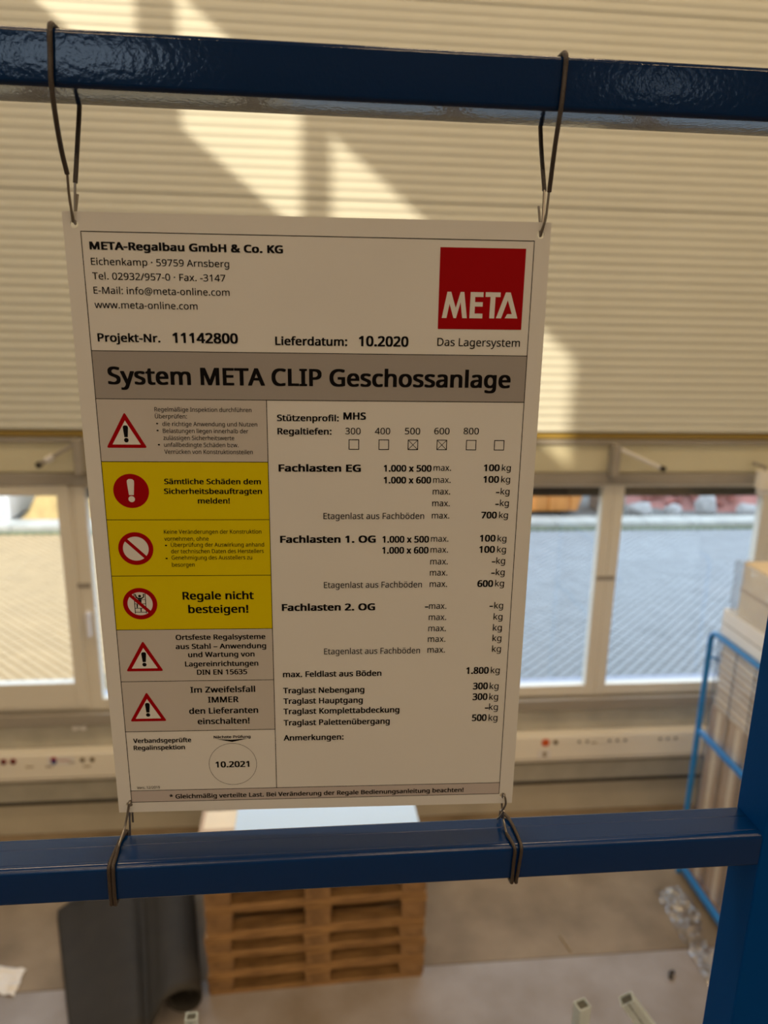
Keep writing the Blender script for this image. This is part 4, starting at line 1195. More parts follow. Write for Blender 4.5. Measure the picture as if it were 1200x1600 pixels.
"e":[452,[[234,438,-38,0,37,0,329,414,-26,16,26,-16,390,346,-14,29,14,-29,411,244,0,39,0,-14,411,201,0,14,-98,0,117,201,98,0,1,-49,154,90,-24,25,24,-25,254,52,-43,0,27,0,327,60,-21,-5,21,5,392,82,-22,-10,0,-21,392,20,0,21,-22,-10,327,-1,21,5,-21,-5,251,-8,29,0,-41,0,143,17,31,-17,-31,17,70,91,17,-33,-17,33,44,212,0,-48,0,47,68,333,-16,-34,16,34,134,411,-29,-18,29,18],[233,380,24,0,-34,0,154,348,20,22,-20,-22,119,257,4,38,73,0,338,257,-73,0,0,25,326,322,7,-18,-7,18,292,364,15,-10,-15,10]]],
"f":[276,[[266,375,0,18,-36,0,158,375,36,0,0,-125,158,0,0,125,-24,0,87,0,24,0,0,125,87,375,0,-125,-25,0,12,375,25,0,0,11,12,408,0,-11,25,8,87,432,-25,-8,0,8,87,457,0,-8,0,37,104,547,-11,-23,11,23,152,597,-21,-11,21,11,227,613,-29,0,17,0,274,609,-14,3,14,-3,310,599,-10,4,-6,-18,292,544,6,18,-9,3,262,552,11,-3,-11,3,228,556,12,0,-24,0,175,532,11,16,-11,-16,158,458,0,34,0,-9,158,430,0,9,36,0,266,430,-36,0,0,-18]]],
"g":[493,[[221,438,-55,0,28,0,297,422,-23,11,23,-11,355,373,-16,22,1,0,359,373,-1,0,3,19,369,430,-3,-19,19,0,425,430,-19,0,0,-146,425,-7,0,146,0,-41,404,-109,14,28,-14,-28,341,-172,28,14,-28,-14,233,-192,44,0,-31,0,147,-186,26,-5,-26,5,78,-165,20,-9,0,22,78,-100,0,-22,20,-11,149,-125,-27,6,27,-6,237,-134,-31,0,37,0,324,-101,-21,-22,21,22,355,-13,0,-37,0,6,355,4,0,-6,0,6,356,32,-1,-12,1,12,358,57,-1,-5,-1,0,354,57,1,0,-15,-22,299,8,22,11,-22,-11,221,-8,29,0,-56,0,91,51,31,-39,-31,39,44,214,0,-70,0,68,91,377,-31,-40,31,40],[230,379,29,0,-24,0,169,359,17,13,-17,-13,130,303,9,25,-9,-25,117,213,0,35,0,-53,146,92,-20,28,20,-28,232,50,-37,0,22,0,288,58,-16,-6,16,6,326,85,-10,-12,10,12,349,131,-5,-19,5,19,356,197,0,-26,0,6,356,214,0,-6,0,39,343,309,9,-24,-9,24,302,362,19,-11,-19,11]]],
"h":[496,[[139,431,0,60,0,-10,138,399,1,11,-1,-11,135,370,1,9,2,0,140,370,-2,0,9,15,174,407,-14,-10,14,10,221,429,-17,-5,17,5,273,437,-18,0,35,0,360,421,-23,11,23,-11,413,370,-12,23,12,-23,431,280,0,37,0,-93,431,0,0,93,-23,0,361,0,23,0,0,92,361,275,0,-92,0,35,338,353,16,-17,-16,17,265,379,33,0,-32,0,189,360,18,12,-18,-12,150,308,8,23,-8,-23,139,222,0,34,0,-74,139,0,0,74,-24,0,68,0,24,0,0,203,68,609,0,-203,24,0,139,609,-24,0,0,-60]]],
"i":[207,[[139,430,-24,0,0,-143,139,0,0,143,-24,0,68,0,24,0,0,143,68,430,0,-143,24,0],[104,591,-12,0,11,0,133,580,-8,7,8,-7,145,546,0,16,0,-15,133,512,8,7,-8,-7,104,501,11,0,-12,0,75,512,8,-7,-8,7,63,546,0,-15,0,16,75,580,-8,-7,8,7]]],
"j":[207,[[18,-192,28,0,-13,0,-18,-190,10,-2,-10,2,-44,-183,7,-3,0,19,-44,-126,0,-19,8,-2,-19,-132,-9,2,9,-2,9,-134,-10,0,17,0,51,-120,-11,-9,11,9,68,-67,0,-26,0,165,68,430,0,-165,24,0,139,430,-24,0,0,-165,139,-64,0,165,0,-27,126,-133,9,19,-9,-19,87,-177,18,10,-18,-10],[63,546,0,-15,0,16,75,580,-8,-7,8,7,104,591,-12,0,11,0,133,580,-8,7,8,-7,145,546,0,16,0,-15,133,512,8,7,-8,-7,104,501,11,0,-12,0,75,512,8,-7,-8,7]]],
"k":[428,[[138,291,0,106,0,-9,137,257,1,14,-1,-14,135,221,1,10,1,0,138,221,-1,0,3,4,152,240,-6,-8,6,8,172,264,-7,-8,7,8,189,285,-5,-5,46,48,326,430,-46,-48,28,0,409,430,-28,0,-58,-61,235,246,58,61,62,-82,421,0,-62,82,-28,0,336,0,28,0,-50,67,187,200,50,-67,-16,-14,138,158,16,14,0,-53,138,0,0,53,-23,0,68,0,23,0,0,203,68,609,0,-203,23,0,138,609,-23,0,0,-106]]],
"l":[207,[[139,0,0,203,-24,0,68,0,24,0,0,203,68,609,0,-203,24,0,139,609,-24,0,0,-203]]],
"m":[750,[[540,438,-28,0,49,0,649,401,-24,25,24,-25,685,280,0,56,0,-93,685,0,0,93,-23,0,615,0,23,0,0,92,615,277,0,-92,0,34,594,353,14,-17,-14,17,528,379,30,0,-42,0,438,342,18,24,-18,-24,411,237,0,46,0,-79,411,0,0,79,-23,0,342,0,23,0,0,92,342,277,0,-92,0,22,332,333,6,-15,-6,15,303,367,13,-7,-13,7,253,379,20,0,-29,0,185,360,17,12,-17,-12,150,308,7,23,-7,-23,139,223,0,34,0,-74,139,0,0,74,-24,0,68,0,24,0,0,143,68,430,0,-143,19,0,125,430,-19,0,3,-20,136,371,-3,20,1,0,140,371,-1,0,9,15,173,409,-13,-10,13,10,217,431,-16,-5,16,5,266,438,-17,0,33,0,349,420,-22,12,22,-12,398,366,-10,25,1,0,402,366,-1,0,14,25,461,420,-25,-12,25,12]]],
"n":[496,[[275,438,-18,0,51,0,391,401,-26,25,26,-25,431,280,0,56,0,-93,431,0,0,93,-23,0,361,0,23,0,0,92,361,275,0,-92,0,35,338,353,16,-17,-16,17,265,379,33,0,-48,0,166,338,18,27,-18,-27,139,223,0,50,0,-74,139,0,0,74,-24,0,68,0,24,0,0,143,68,430,0,-143,19,0,125,430,-19,0,3,-20,136,371,-3,20,1,0,140,371,-1,0,10,15,175,409,-14,-10,14,10,222,431,-17,-5,17,5]]],
"o":[485,[[442,216,0,48,0,-36,428,121,9,28,-9,-28,388,51,17,19,-17,-19,324,7,25,10,-25,-10,241,-8,30,0,-28,0,163,7,24,-10,-24,10,100,51,18,-19,-18,19,59,121,10,-28,-10,28,44,216,0,-36,0,48,68,336,-16,-33,16,33,137,412,-30,-17,30,17,244,438,-41,0,39,0,347,412,-30,17,30,-17,417,336,-17,33,17,-33],[117,216,0,51,0,-34,130,128,-9,25,9,-25,172,71,-19,13,19,-13,243,51,-29,0,29,0,314,71,-19,-13,19,13,356,128,-9,-25,9,25,369,216,0,-34,0,34,355,303,9,-24,-9,24,314,359,18,-13,-18,13,242,379,29,0,-44,0,147,335,20,29,-20,-29]]],
"p":[493,[[273,438,-23,0,53,0,401,383,-32,37,32,-37,449,216,0,74,0,-49,427,93,15,33,-15,-33,365,17,26,17,-26,-17,272,-8,36,0,-22,0,213,1,17,-6,-17,6,170,24,12,-9,-12,9,139,55,9,-11,-2,0,134,55,2,0,1,-9,137,20,-1,14,1,-14,139,-16,0,10,0,-59,139,-192,0,59,-24,0,68,-192,24,0,0,207,68,430,0,-207,19,0,126,430,-19,0,3,-20,136,371,-3,20,1,0,139,371,-1,0,9,12,170,405,-12,-10,12,10,213,429,-17,-6,17,6],[260,379,40,0,-29,0,190,362,18,11,-18,-11,152,313,8,22,-8,-22,139,229,1,34,0,-5,139,216,0,5,0,-35,150,126,-7,25,7,-25,188,70,-18,13,18,-13,261,51,-31,0,26,0,326,72,-17,-14,17,14,364,131,-8,-25,8,25,376,217,0,-32,0,49,348,334,19,-29,-19,29]]],
"r":[331,[[269,438,-20,0,8,0,295,437,-9,1,9,-1,319,433,-7,2,-3,-22,310,368,3,22,-7,2,287,372,8,-1,-8,1,264,374,7,0,-17,0,217,363,15,7,-15,-7,176,334,12,13,-12,-13,149,289,7,18,-7,-18,139,229,0,22,0,-76,139,0,0,76,-24,0,68,0,24,0,0,143,68,430,0,-143,19,0,126,430,-19,0,3,-26,134,351,-3,26,1,0,137,351,-1,0,9,16,170,395,-13,-13,13,13,214,426,-17,-8,17,8]]],
"s":[384,[[348,119,0,23,0,-28,327,49,14,19,-14,-19,268,6,26,10,-26,-10,176,-8,35,0,-30,0,99,-1,22,-5,-22,5,42,19,17,-9,0,21,42,83,0,-21,17,-9,104,60,-24,7,24,-7,178,49,-25,0,36,0,256,66,-16,-11,16,11,280,112,0,-19,0,11,271,141,6,-9,-6,9,239,167,15,-9,-15,9,174,196,28,-11,-28,11,103,228,20,-11,-20,11,57,266,11,-15,-11,15,41,324,0,-24,0,36,85,408,-30,-20,30,20,202,438,-48,0,26,0,275,430,-23,5,23,-5,339,409,-20,9,-8,-19,315,353,8,19,-18,7,258,372,20,-5,-20,5,197,380,21,0,-29,0,131,366,15,9,-15,-9,108,328,0,16,0,-12,119,298,-7,8,7,-8,154,274,-16,8,16,-8,219,246,-27,10,27,-10,289,215,-19,11,19,-11,333,176,-10,15,10,-15]]],
"t":[289,[[212,50,-20,0,11,0,245,53,-11,-2,11,2,272,59,-7,-2,0,-18,272,5,0,18,-7,-4,240,-4,14,2,-14,-2,200,-8,13,0,-22,0,138,4,19,-8,-19,8,91,44,12,-19,-12,19,74,125,0,-35,0,83,74,375,0,-83,-20,0,13,375,20,0,0,11,13,409,0,-11,21,9,75,437,-21,-9,9,30,103,528,-9,-30,14,0,144,528,-14,0,0,-33,144,430,0,33,41,0,269,430,-41,0,0,-18,269,375,0,18,-41,0,144,375,41,0,0,-83,144,127,0,83,0,-26,163,69,-13,13,13,-13]]],
"u":[496,[[427,430,-24,0,0,-143,427,0,0,143,-19,0,370,0,19,0,-3,19,359,57,3,-19,-1,0,356,57,1,0,-9,-15,321,20,14,10,-14,-10,273,-1,17,5,-17,-5,220,-8,19,0,-34,0,134,8,23,-11,-23,11,81,59,12,-23,-12,23,63,148,0,-36,0,94,63,430,0,-94,24,0,135,430,-24,0,0,-92,135,153,0,92,0,-34,158,76,-16,17,16,-17,230,51,-33,0,32,0,306,69,-18,-12,18,12,345,121,-8,-23,8,23,357,206,0,-33,0,75,357,430,0,-75,24,0]]],
"v":[407,[[163,0,27,0,-54,143,0,430,54,-143,25,0,75,430,-25,0,30,-84,167,176,-30,84,4,-12,180,137,-5,14,5,-14,193,96,-4,13,4,-13,201,63,-2,9,1,0,204,63,-1,0,2,9,214,96,-4,-13,4,13,227,138,-5,-14,5,14,241,176,-4,-11,30,84,332,430,-30,-84,25,0,407,430,-25,0,-55,-143,244,0,55,143,-27,0]]],
"w":[630,[[346,243,25,-81,-3,11,336,276,3,-11,-3,11,328,308,2,-10,-2,10,321,335,2,-9,-2,9,316,357,1,-6,-1,0,313,357,1,0,-1,-6,308,335,2,9,-2,-9,302,307,2,10,-2,-10,294,275,3,11,-3,-11,284,242,4,11,-26,-80,207,1,26,80,-27,0,127,1,27,0,-39,143,9,431,39,-143,24,0,82,431,-24,0,20,-76,141,201,-20,76,4,-16,153,154,-4,16,4,-16,163,109,-3,14,3,-14,169,73,-1,10,1,0,172,73,-1,0,2,6,178,97,-2,-10,2,10,185,128,-2,-11,2,11,193,160,-3,-11,3,11,201,188,-3,-9,25,81,277,431,-25,-81,26,0,354,431,-26,0,25,-81,428,188,-25,81,4,-12,440,149,-4,14,4,-14,451,109,-3,13,3,-13,457,74,-1,10,1,0,460,74,-1,0,1,9,466,108,-3,-14,3,14,477,153,-4,-16,4,16,489,201,-4,-16,20,76,549,431,-20,-76,24,0,621,431,-24,0,-40,-143,502,1,40,143,-28,0,419,1,28,0,-25,81]]],
"x":[424,[[170,220,-52,-73,-49,70,22,430,49,-70,27,0,102,430,-27,0,37,-54,213,268,-37,54,37,54,322,430,-37,-54,26,0,402,430,-26,0,-49,-70,253,220,49,70,52,-73,410,0,-52,73,-27,0,330,0,27,0,-39,57,213,172,39,-57,-40,-57,94,0,40,57,-26,0,14,0,26,0,52,73]]],
"y":[409,[[1,430,58,-144,25,0,76,430,-25,0,31,-82,169,185,-31,82,5,-14,184,144,-5,13,5,-13,196,105,-4,13,4,-13,205,68,-2,12,1,0,209,68,-1,0,3,13,224,121,-7,-22,7,22,245,186,-7,-22,29,81,333,430,-29,-81,25,0,409,430,-25,0,-62,-163,224,-59,62,163,-10,-27,188,-130,14,20,-14,-20,138,-176,20,11,-20,-11,67,-192,28,0,-13,0,34,-190,10,-1,-10,1,9,-186,7,-2,0,19,9,-130,0,-19,6,-1,30,-133,-8,1,8,-1,56,-135,-9,0,17,0,99,-126,-12,-6,12,6,130,-99,-9,-11,9,11,152,-59,-6,-16,7,19,174,-2,-7,-19,-58,144]]],
"z":[377,[[346,0,0,18,-105,0,31,0,105,0,0,16,31,47,0,-16,77,110,262,375,-77,-110,-72,0,45,375,72,0,0,18,45,430,0,-18,98,0,340,430,-98,0,0,-18,340,377,0,18,-76,-107,112,55,76,107,78,0,346,55,-78,0,0,-18]]],
"·":[215,[[58,283,0,-19,0,20,72,325,-10,-8,10,8,107,337,-13,0,14,0,142,325,-10,8,10,-8,157,283,0,20,0,-19,142,241,10,9,-10,-9,107,229,14,0,-13,0,72,241,10,-9,-10,9]]],
"Ü":[586,[[513,202,0,123,0,-40,489,95,16,32,-16,-32,416,20,33,18,-33,-18,290,-8,51,0,-71,0,128,50,37,-39,-37,39,72,204,0,-64,0,123,72,573,0,-123,24,0,144,573,-24,0,0,-124,144,201,0,124,0,-47,182,93,-25,26,25,-26,294,55,-50,0,35,0,379,73,-22,-13,22,13,427,126,-10,-22,10,22,442,202,0,-29,0,123,442,573,0,-123,24,0,513,573,-24,0,0,-123],[181,689,0,-13,0,14,192,719,-7,-6,7,6,219,728,-10,0,10,0,245,719,-7,6,7,-6,257,689,0,14,0,-13,245,659,7,7,-7,-7,219,649,10,0,-10,0,192,659,7,-7,-7,7],[332,689,0,-13,0,14,343,719,-7,-6,7,6,369,728,-10,0,10,0,395,719,-7,6,7,-6,407,689,0,14,0,-13,395,659,7,7,-7,-7,369,649,10,0,-10,0,343,659,7,-7,-7,7]]],
"ß":[506,[[419,495,0,27,0,-18,407,447,7,14,-7,-14,379,411,11,10,-11,-10,346,383,11,9,-11,-9,318,357,7,8,-7,-8,306,330,0,10,0,-7,312,311,-3,6,3,-6,332,291,-10,8,10,-8,377,259,-20,13,19,-13,427,221,-14,13,14,-13,459,178,-7,16,7,-16,470,123,0,21,0,-30,451,48,13,19,-13,-19,399,6,22,9,-22,-9,321,-8,29,0,-25,0,254,-1,19,-5,-19,5,204,19,14,-9,0,21,204,83,0,-21,9,-5,237,67,-12,5,12,-5,276,54,-14,3,14,-3,318,49,-14,0,29,0,382,67,-13,-12,13,12,401,118,0,-21,0,13,394,152,5,-10,-5,10,371,181,11,-10,-11,10,326,214,19,-12,-22,14,273,253,13,-11,-13,11,246,288,5,-12,-5,12,238,326,0,-14,0,17,249,369,-7,-12,7,12,276,400,-11,-9,11,9,309,426,-11,-9,11,9,336,454,-7,-10,7,10,347,491,0,-14,0,22,319,540,19,-10,-19,10,245,555,30,0,-19,0,193,547,16,5,-16,-5,154,521,10,12,-10,-12,139,468,0,23,0,-156,139,0,0,156,-24,0,68,0,24,0,0,156,68,468,0,-156,0,36,91,554,-16,-21,16,21,155,599,-27,-9,27,9,245,613,-34,0,35,0,336,600,-26,9,26,-9,397,561,-14,17,14,-17]]],
"ä":[450,[[231,437,-28,0,52,0,347,403,-25,23,25,-23,385,293,0,50,0,-98,385,0,0,98,-17,0,334,0,17,0,-5,20,320,61,5,-20,-1,0,317,61,1,0,-12,-16,279,22,13,10,-13,-10,234,-1,17,5,-17,-5,172,-8,24,0,-26,0,103,6,21,-9,-21,9,55,48,12,-19,-12,19,37,119,0,-29,0,43,87,219,-34,-23,34,23,243,257,-70,-2,24,1,316,259,-24,-1,0,9,316,285,0,-9,0,36,293,359,16,-14,-16,14,227,380,28,0,-22,0,163,370,20,7,-20,-7,106,347,18,9,-7,18,84,400,7,-18,19,10,151,426,-26,-7,26,7],[252,208,21,1,-53,-2,141,182,21,15,-21,-15,110,119,0,27,0,-24,132,66,-15,11,15,-11,188,49,-23,0,36,0,279,79,-24,-20,24,20,315,172,0,-42,0,13,315,210,0,-13,-21,-1],[113,546,0,-13,0,14,124,576,-7,-6,7,6,151,585,-10,0,10,0,177,576,-7,6,7,-6,188,546,0,14,0,-13,177,516,7,7,-7,-7,151,506,10,0,-10,0,124,516,7,-7,-7,7],[264,546,0,-13,0,14,275,576,-7,-6,7,6,301,585,-10,0,10,0,327,576,-7,6,7,-6,338,546,0,14,0,-13,327,516,7,7,-7,-7,301,506,10,0,-10,0,275,516,7,-7,-7,7]]],
"ö":[485,[[442,216,0,48,0,-36,428,121,9,28,-9,-28,388,51,17,19,-17,-19,324,7,25,10,-25,-10,241,-8,30,0,-28,0,163,7,24,-10,-24,10,100,51,18,-19,-18,19,59,121,10,-28,-10,28,44,216,0,-36,0,48,68,336,-16,-33,16,33,137,412,-30,-17,30,17,244,438,-41,0,39,0,347,412,-30,17,30,-17,417,336,-17,33,17,-33],[117,216,0,51,0,-34,130,128,-9,25,9,-25,172,71,-19,13,19,-13,243,51,-29,0,29,0,314,71,-19,-13,19,13,356,128,-9,-25,9,25,369,216,0,-34,0,34,355,303,9,-24,-9,24,314,359,18,-13,-18,13,242,379,29,0,-44,0,147,335,20,29,-20,-29],[131,546,0,-13,0,14,142,576,-7,-6,7,6,168,585,-10,0,10,0,195,576,-7,6,7,-6,206,546,0,14,0,-13,195,516,7,7,-7,-7,168,506,10,0,-10,0,142,516,7,-7,-7,7],[281,546,0,-13,0,14,292,576,-7,-6,7,6,318,585,-10,0,10,0,345,576,-7,6,7,-6,356,546,0,14,0,-13,345,516,7,7,-7,-7,318,506,10,0,-10,0,292,516,7,-7,-7,7]]],
"ü":[496,[[427,430,-24,0,0,-143,427,0,0,143,-19,0,370,0,19,0,-3,19,359,57,3,-19,-1,0,356,57,1,0,-9,-15,321,20,14,10,-14,-10,273,-1,17,5,-17,-5,220,-8,19,0,-34,0,134,8,23,-11,-23,11,81,59,12,-23,-12,23,63,148,0,-36,0,94,63,430,0,-94,24,0,135,430,-24,0,0,-92,135,153,0,92,0,-34,158,76,-16,17,16,-17,230,51,-33,0,32,0,306,69,-18,-12,18,12,345,121,-8,-23,8,23,357,206,0,-33,0,75,357,430,0,-75,24,0],[136,546,0,-13,0,14,147,576,-7,-6,7,6,173,585,-10,0,10,0,200,576,-7,6,7,-6,211,546,0,14,0,-13,200,516,7,7,-7,-7,173,506,10,0,-10,0,147,516,7,-7,-7,7],[286,546,0,-13,0,14,297,576,-7,-6,7,6,323,585,-10,0,10,0,350,576,-7,6,7,-6,361,546,0,14,0,-13,350,516,7,7,-7,-7,323,506,10,0,-10,0,297,516,7,-7,-7,7]]],
"–":[401,[[32,184,112,0,0,21,32,246,0,-21,112,0,369,246,-112,0,0,-21,369,184,0,21,-112,0]]],
"•":[302,[[62,293,0,-24,0,24,73,351,-8,-15,8,15,105,383,-14,-6,14,6,151,392,-17,0,17,0,196,383,-13,6,13,-6,228,351,-8,15,8,-15,240,293,0,24,0,-24,228,235,8,15,-8,-15,196,203,13,7,-13,-7,151,193,17,0,-17,0,105,203,14,-7,-14,7,73,235,8,-15,-8,15]]],
" ":[209,[]]}
TEXTS = [
    ["META-Regalbau GmbH & Co. KG", "h", 14.67, 21.1, 116.27, 4.52],
    ["Eichenkamp · 59759 Arnsberg", "l", 14.76, 30.03, 83.11, 4.0],
    ["Tel. 02932/957-0 · Fax. -3147", "l", 14.91, 38.45, 80.27, 4.04],
    ["E-Mail: info@meta-online.com", "l", 14.81, 46.84, 82.64, 4.08],
    ["www.meta-online.com", "l", 14.7, 55.37, 62.68, 4.12],
    ["Projekt-Nr.", "b", 14.78, 75.41, 38.56, 5.06],
    ["11142800", "a", 60.86, 75.52, 40.63, 6.26],
    ["System META CLIP Geschossanlage", "b", 18.99, 101.55, 258.13, 10.95],
    ["Lieferdatum:", "b", 124.83, 76.12, 45.57, 5.26],
    ["10.2020", "a", 177.75, 76.07, 31.81, 6.36],
    ["Das Lagersystem", "l", 228.13, 75.37, 53.65, 4.93],
    ["Regelmäßige Inspektion durchführen", "l", 46.72, 118.79, 61.75, 2.72],
    ["Überprüfen:", "l", 46.74, 123.21, 20.28, 2.72],
    ["die richtige Anwendung und Nutzen", "l", 51.14, 128.13, 60.76, 2.75],
    ["Belastungen liegen innerhalb der", "l", 51.17, 132.62, 54.82, 2.76],
    ["zulässigen Sicherheitswerte", "l", 51.2, 137.2, 45.53, 2.77],
    ["unfallbedingte Schäden bzw.", "l", 51.33, 141.77, 48.01, 2.79],
    ["Verrücken von Konstruktionsteilen", "l", 51.26, 146.34, 57.17, 2.8],
    ["•", "l", 47.16, 127.97, 1.37, 2.73],
    ["•", "l", 47.17, 132.48, 1.37, 2.75],
    ["•", "l", 47.41, 141.79, 1.38, 2.78],
    ["Sämtliche Schäden dem", "b", 49.85, 166.59, 63.27, 3.64],
    ["Sicherheitsbeauftragten", "b", 49.33, 173.18, 64.36, 3.67],
    ["melden!", "b", 71.05, 179.76, 21.17, 3.69],
    ["Keine Veränderungen der Konstruktion", "l", 47.46, 200.83, 65.02, 2.83],
    ["vornehmen, ohne", "l", 47.36, 205.75, 29.57, 2.84],
    ["Überprüfung der Auswirkung anhand", "l", 51.5, 210.03, 62.48, 2.86],
    ["der technischen Daten des Herstellers", "l", 51.43, 214.66, 62.22, 2.88],
    ["Genehmigung des Ausstellers zu", "l", 51.46, 219.19, 54.18, 2.89],
    ["besorgen", "l", 51.37, 224.21, 15.28, 2.9],
    ["•", "l", 47.57, 210.52, 1.44, 2.85],
    ["•", "l", 47.4, 219.77, 1.45, 2.88],
    ["Regale nicht", "b", 57.17, 248.18, 48.7, 5.76],
    ["besteigen!", "b", 60.5, 258.19, 41.3, 5.82],
    ["Ortsfeste Regalsysteme", "b", 50.64, 278.36, 62.37, 3.9],
    ["aus Stahl – Anwendung", "b", 50.22, 285.35, 63.14, 3.93],
    ["und Wartung von", "b", 58.55, 291.68, 46.46, 3.95],
    ["Lagereinrichtungen", "b", 55.99, 298.89, 51.42, 3.98],
    ["DIN EN 15635", "b", 63.98, 305.42, 35.35, 4.01],
    ["Im Zweifelsfall", "b", 58.54, 319.52, 46.03, 4.67],
    ["IMMER", "b", 70.62, 327.58, 21.83, 4.71],
    ["den Lieferanten", "b", 56.77, 336.42, 49.41, 4.75],
    ["einschalten!", "b", 62.39, 344.91, 37.38, 4.79],
    ["Verbandsgeprüfte", "b", 15.48, 359.36, 41.55, 3.63],
    ["Regalinspektion", "b", 15.37, 365.16, 36.82, 3.65],
    ["Nächste Prüfung", "b", 73.3, 356.8, 26.72, 2.22],
    ["10.2021", "a", 73.5, 381.01, 24.83, 5.02],
    ["Vers. 12/2019", "l", 15.34, 397.92, 16.64, 2.18],
    ["* Gleichmäßig verteilte Last. Bei Veränderung der Regale Bedienungsanleitung beachten!", "b", 38.44, 406.76, 220.99, 3.68],
    ["Stützenprofil:", "b", 124.82, 124.29, 40.1, 4.13],
    ["MHS", "a", 167.92, 123.07, 14.75, 4.73],
    ["Regaltiefen:", "b", 124.89, 133.06, 35.27, 4.17],
    ["300", "l", 169.21, 132.8, 10.07, 4.23],
    ["400", "l", 188.66, 132.68, 10.12, 4.24],
    ["500", "l", 208.49, 132.57, 10.17, 4.25],
    ["600", "l", 227.97, 132.45, 10.22, 4.26],
    ["800", "l", 247.55, 132.33, 10.26, 4.27],
    ["Fachlasten EG", "h", 125.03, 157.81, 54.55, 4.85],
    ["1.000 x 500", "a", 194.79, 157.64, 32.22, 4.49],
    ["max.", "l", 228.33, 157.12, 11.83, 4.2],
    ["100", "a", 262.3, 157.17, 10.89, 4.61],
    ["kg", "l", 274.68, 156.99, 6.13, 4.22],
    ["1.000 x 600", "a", 194.91, 165.74, 32.07, 4.53],
    ["max.", "l", 228.3, 165.39, 11.89, 4.23],
    ["100", "a", 262.41, 165.17, 10.78, 4.65],
    ["kg", "l", 274.68, 165.0, 6.15, 4.26],
    ["max.", "l", 228.26, 173.43, 11.94, 4.27],
    ["-", "a", 271.56, 173.7, 1.66, 4.69],
    ["kg", "l", 274.71, 173.39, 6.18, 4.29],
    ["max.", "l", 228.23, 181.7, 11.99, 4.31],
    ["-", "a", 271.57, 182.0, 1.66, 4.73],
    ["kg", "l", 274.72, 181.54, 6.21, 4.33],
    ["Etagenlast aus Fachböden", "l", 154.44, 190.68, 68.51, 4.33],
    ["max.", "l", 228.2, 190.34, 12.04, 4.35],
    ["700", "a", 262.16, 190.22, 10.93, 4.77],
    ["kg", "l", 274.59, 190.07, 6.24, 4.37],
    ["Fachlasten 1. OG", "h", 124.91, 207.32, 65.18, 5.02],
    ["1.000 x 500", "a", 194.6, 207.41, 32.17, 4.74],
    ["max.", "l", 228.12, 206.93, 12.15, 4.42],
    ["100", "a", 262.07, 206.87, 11.02, 4.86],
    ["kg", "l", 274.47, 206.9, 6.29, 4.45],
    ["1.000 x 600", "a", 194.55, 215.31, 32.15, 4.77],
    ["max.", "l", 228.06, 214.85, 12.2, 4.46],
    ["100", "a", 262.0, 214.98, 11.07, 4.9],
    ["kg", "l", 274.6, 214.86, 6.32, 4.48],
    ["max.", "l", 228.18, 223.48, 12.25, 4.5],
    ["-", "a", 271.37, 223.51, 1.7, 4.94],
    ["kg", "l", 274.45, 223.21, 6.34, 4.52],
    ["max.", "l", 228.13, 231.71, 12.31, 4.54],
    ["-", "a", 271.36, 231.93, 1.71, 4.99],
    ["kg", "l", 274.6, 231.64, 6.37, 4.56],
    ["Etagenlast aus Fachböden", "l", 154.37, 240.41, 68.47, 4.46],
    ["max.", "l", 228.23, 240.16, 12.36, 4.58],
    ["600", "a", 261.99, 240.23, 11.21, 5.03],
    ["kg", "l", 274.59, 239.97, 6.4, 4.6],
    ["Fachlasten 2. OG", "h", 124.99, 257.15, 65.2, 5.19],
    ["-", "a", 225.33, 256.94, 1.71, 5.09],
    ["max.", "l", 228.28, 256.69, 12.46, 4.66],
    ["-", "a", 271.43, 256.86, 1.89, 5.12],
    ["kg", "l", 274.88, 256.74, 6.45, 4.68],
    ["max.", "l", 228.38, 265.2, 12.52, 4.7],
    ["kg", "l", 274.87, 265.29, 6.48, 4.72],
    ["max.", "l", 228.33, 273.78, 12.57, 4.74],
    ["kg", "l", 274.85, 273.74, 6.51, 4.76],
    ["max.", "l", 228.27, 282.09, 12.63, 4.78],
    ["kg", "l", 274.98, 281.93, 6.54, 4.8],
    ["Etagenlast aus Fachböden", "l", 154.16, 290.82, 68.68, 4.6],
    ["max.", "l", 228.2, 290.48, 12.68, 4.82],
    ["kg", "l", 275.11, 290.36, 6.56, 4.84],
    ["max. Feldlast aus Böden", "b", 124.63, 308.25, 70.72, 4.51],
    ["1.800", "a", 257.04, 307.57, 16.58, 5.38],
    ["kg", "l", 275.06, 307.42, 6.62, 4.93],
    ["Traglast Nebengang", "b", 124.51, 321.16, 58.6, 4.51],
    ["Traglast Hauptgang", "b", 124.49, 329.62, 57.56, 4.55],
    ["Traglast Komplettabdeckung", "b", 124.31, 337.96, 84.65, 4.6],
    ["Traglast Palettenübergang", "b", 124.27, 347.23, 77.75, 4.64],
    ["300", "a", 262.61, 320.15, 11.02, 5.45],
    ["kg", "l", 274.92, 320.14, 6.66, 4.99],
    ["300", "a", 262.7, 328.89, 11.07, 5.49],
    ["kg", "l", 275.06, 328.89, 6.69, 5.03],
    ["-", "a", 272.25, 337.61, 1.8, 5.54],
    ["kg", "l", 275.34, 337.35, 6.72, 5.07],
    ["500", "a", 263.01, 346.23, 11.0, 5.59],
    ["kg", "l", 275.48, 346.25, 6.75, 5.12],
    ["Anmerkungen:", "b", 123.99, 359.67, 44.03, 4.63]]
WOFF = {'l': .010, 'b': .050, 'h': .072, 'a': .058}
